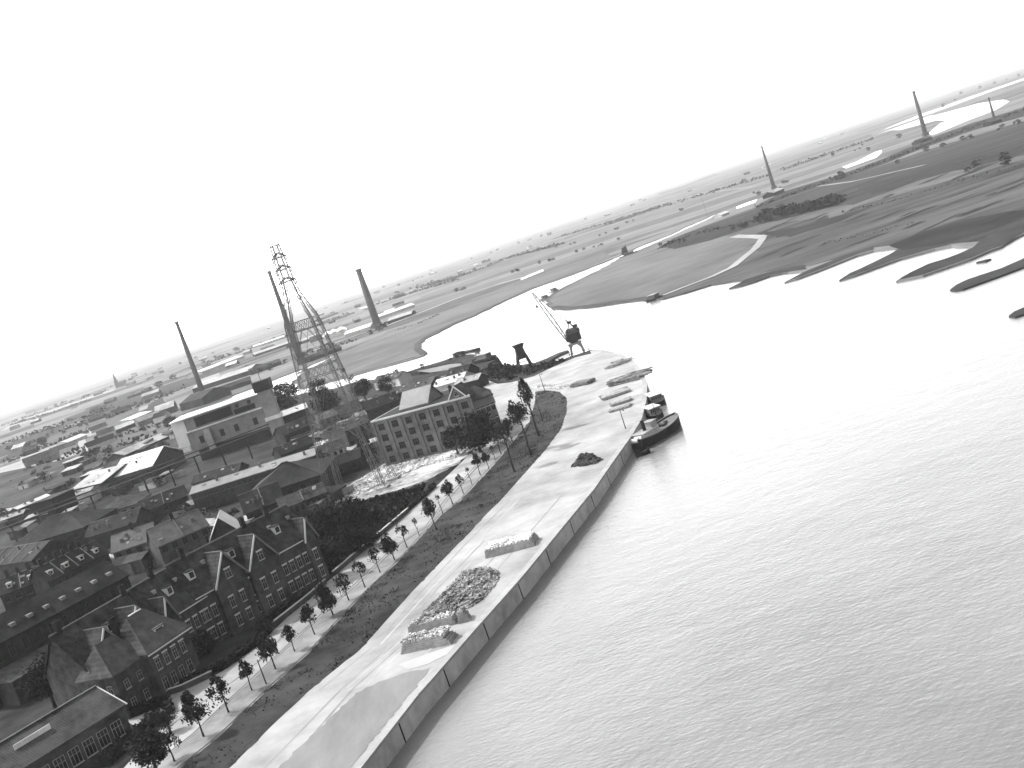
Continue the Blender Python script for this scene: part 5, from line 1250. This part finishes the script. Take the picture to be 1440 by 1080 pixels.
def yard_things():
    rnd = random.Random(5)
    zones = [([(60, 850), (150, 800), (330, 740), (380, 715), (330, 765), (200, 800), (150, 830)], 34), ([(190, 720), (270, 690), (340, 700), (300, 735), (200, 750)], 16), ([(390, 730), (470, 705), (500, 690), (460, 720), (430, 735)], 10),
             ([(0, 720), (120, 680), (220, 660), (260, 680), (130, 725), (0, 770)], 26), ([(380, 640), (520, 590), (530, 640), (460, 670)], 22), ([(480, 585), (600, 550), (660, 528), (620, 548), (520, 590)], 14), ([(0, 930), (60, 910), (100, 960), (0, 1010)], 8), ([(0, 690), (100, 655), (240, 615), (250, 640), (100, 690)], 24)]
    m3 = [mat('yard_roof_pale', .3, .7, .4, .8), TILED, TILE, TAR, mat('yard_roof_grey', .12, .8, .4, .8)]
    k = 0
    for px, n in zones:
        pts = [tuple(G(u, v)[:2]) for u, v in px]; x0, x1 = min(p[0] for p in pts), max(p[0] for p in pts); y0, y1 = min(p[1] for p in pts), max(p[1] for p in pts)
        q = 0; tries = 0
        while q < n and tries < 4000:
            tries += 1; x, y = rnd.uniform(x0, x1), rnd.uniform(y0, y1)
            if not inpoly(pts, x, y): continue
            q += 1; k += 1; sc_ = (1+y/500)
            if rnd.random() < .6:
                root = empty('outbuilding', (x, y, 0), R(rnd.choice((62, -28, -20, 70))+rnd.uniform(-5, 5)), 'small outbuilding among the crowded back yards of the town', 'outbuilding', 'small outbuildings in the back yards')
                w1, d1, h1 = rnd.uniform(2.5, 6)*sc_, rnd.uniform(2, 3.5)*sc_, rnd.uniform(2.2, 3.4); a = MB(); a.box(0, 0, 0, w1, d1, h1); a.build('wall', rnd.choice((BRICK, BRICKD, BRICKF, CREAM)), root)
                b_ = MB(); z1 = h1+rnd.uniform(.5, 1.2); b_.face([(-.2, -.2, h1+.1), (w1+.2, -.2, h1+.1), (w1+.2, d1+.2, z1), (-.2, d1+.2, z1)]); b_.face([(-.2, -.2, h1+.01), (-.2, d1+.2, h1+.01), (w1+.2, d1+.2, h1+.01), (w1+.2, -.2, h1+.01)])
                b_.face([(-.2, -.2, h1+.01), (w1+.2, -.2, h1+.01), (w1+.2, -.2, h1+.1), (-.2, -.2, h1+.1)]); b_.face([(w1+.2, -.2, h1+.01), (w1+.2, d1+.2, h1+.01), (w1+.2, d1+.2, z1), (w1+.2, -.2, h1+.1)]); b_.face([(-.2, d1+.2, h1+.01), (-.2, -.2, h1+.01), (-.2, -.2, h1+.1), (-.2, d1+.2, z1)]); b_.face([(w1+.2, d1+.2, h1+.01), (-.2, d1+.2, h1+.01), (-.2, d1+.2, z1), (w1+.2, d1+.2, z1)])
                b_.build('roof', rnd.choice(m3+[m3[0], m3[4]]), root)
                dd = MB(); dd.box(w1*.4, -.04, 0, w1*.4+.9, -.002, 1.9); dd.build('door', mat('door_paint', .03, .7, .3, 2), root)
            else:
                r = rnd.uniform(1.2, 2.6)*sc_*.8; tree('yard_tree', Vector((x, y, 0)), r*1.7, r, r*.8, 'S', k, 'small dark tree or bush in the crowded back yards', 'tree', 'small trees in the back yards')
yard_things()
# ---------------------------------------------------------------- strips of far farmland and distant houses
def hor(u): return HB+HM*u
rf_ = random.Random(11); FM = [mat('far_field_dark', .018, .95, .4, .02), mat('far_field_mid', .07, .95, .4, .02), mat('far_field_light', .13, .95, .3, .02), mat('far_field_pale', .22, .95, .3, .02)]
for k in range(74):
    if k < 34: u = rf_.uniform(-60, 190); d = rf_.uniform(16, 118)
    elif k < 50: u = rf_.uniform(150, 460); d = rf_.uniform(14, 62)
    else: u = rf_.uniform(440, 1250); d = rf_.uniform(12, 36)
    ln = rf_.uniform(50, 190)*(.6 if d < 30 else 1); th = rf_.uniform(.05, .12)*d*(1.7 if k < 34 else 1)
    if u+ln > 245 and d > 66: ln = max(20, 235-u)
    y0 = hor(u)+d; y1 = hor(u+ln)+d*rf_.uniform(.93, 1.0); sk = rf_.uniform(-8, 8)
    sheet('field', [(u, y0), (u+ln*.5, (y0+y1)/2+rf_.uniform(-.5, .5)), (u+ln, y1), (u+ln+sk, y1-th), (u+ln*.4, hor(u+ln*.4)+d-th*1.1), (u+sk, y0-th)], FZ+.13+k*.006, FM[rf_.choice((0, 0, 0, 0, 0, 0, 1, 1, 2, 3) if u < 400 else (0, 1, 1, 2, 2))], base=FZ)
for k in range(70):
    if k < 30: u = rf_.uniform(0, 235); d = rf_.uniform(14, 105)
    elif k < 52: u = rf_.uniform(220, 560); d = rf_.uniform(12, 58)
    else: u = rf_.uniform(520, 1250); d = rf_.uniform(10, 32)
    p = G(u, hor(u)+d, FZ); root = empty('farmhouse', p, rf_.uniform(-.6, .6), 'small distant house or barn standing among the far fields', 'house', 'distant houses and barns on the plain')
    L_ = rf_.uniform(9, 26); D_ = rf_.uniform(7, 10); h_ = rf_.uniform(3, 5); a = MB(); gable_wall(a, 0, L_, 0, D_, h_, h_+3); a.build('wall', rf_.choice((BRICKF, CREAM, BRICKD)), root)
    a = MB(); lam_roof(a, 0, L_, 0, D_, h_, h_+3.1, .4); a.build('roof', rf_.choice((ZINC, TILE, TILE, ZINCG, TAR) if k >= 30 else (TILE, TAR, TILE, ZINCG, TAR, TILEL)), root)
# ---------------------------------------------------------------- haze
HZ = bpy.data.materials.new('haze'); HZ.use_nodes = True; t = HZ.node_tree; t.nodes.clear()
pv = t.nodes.new('ShaderNodeVolumePrincipled'); pv.inputs['Color'].default_value = (.97, .97, .97, 1); pv.inputs['Density'].default_value = .000065; pv.inputs['Anisotropy'].default_value = .2
om = t.nodes.new('ShaderNodeOutputMaterial'); t.links.new(pv.outputs[0], om.inputs['Volume'])
mb = MB(); mb.box(-44000, -390, WZ-1-4, 44000, 43500, 112); hz = mb.build('haze', HZ); tag(hz, kind='stuff')
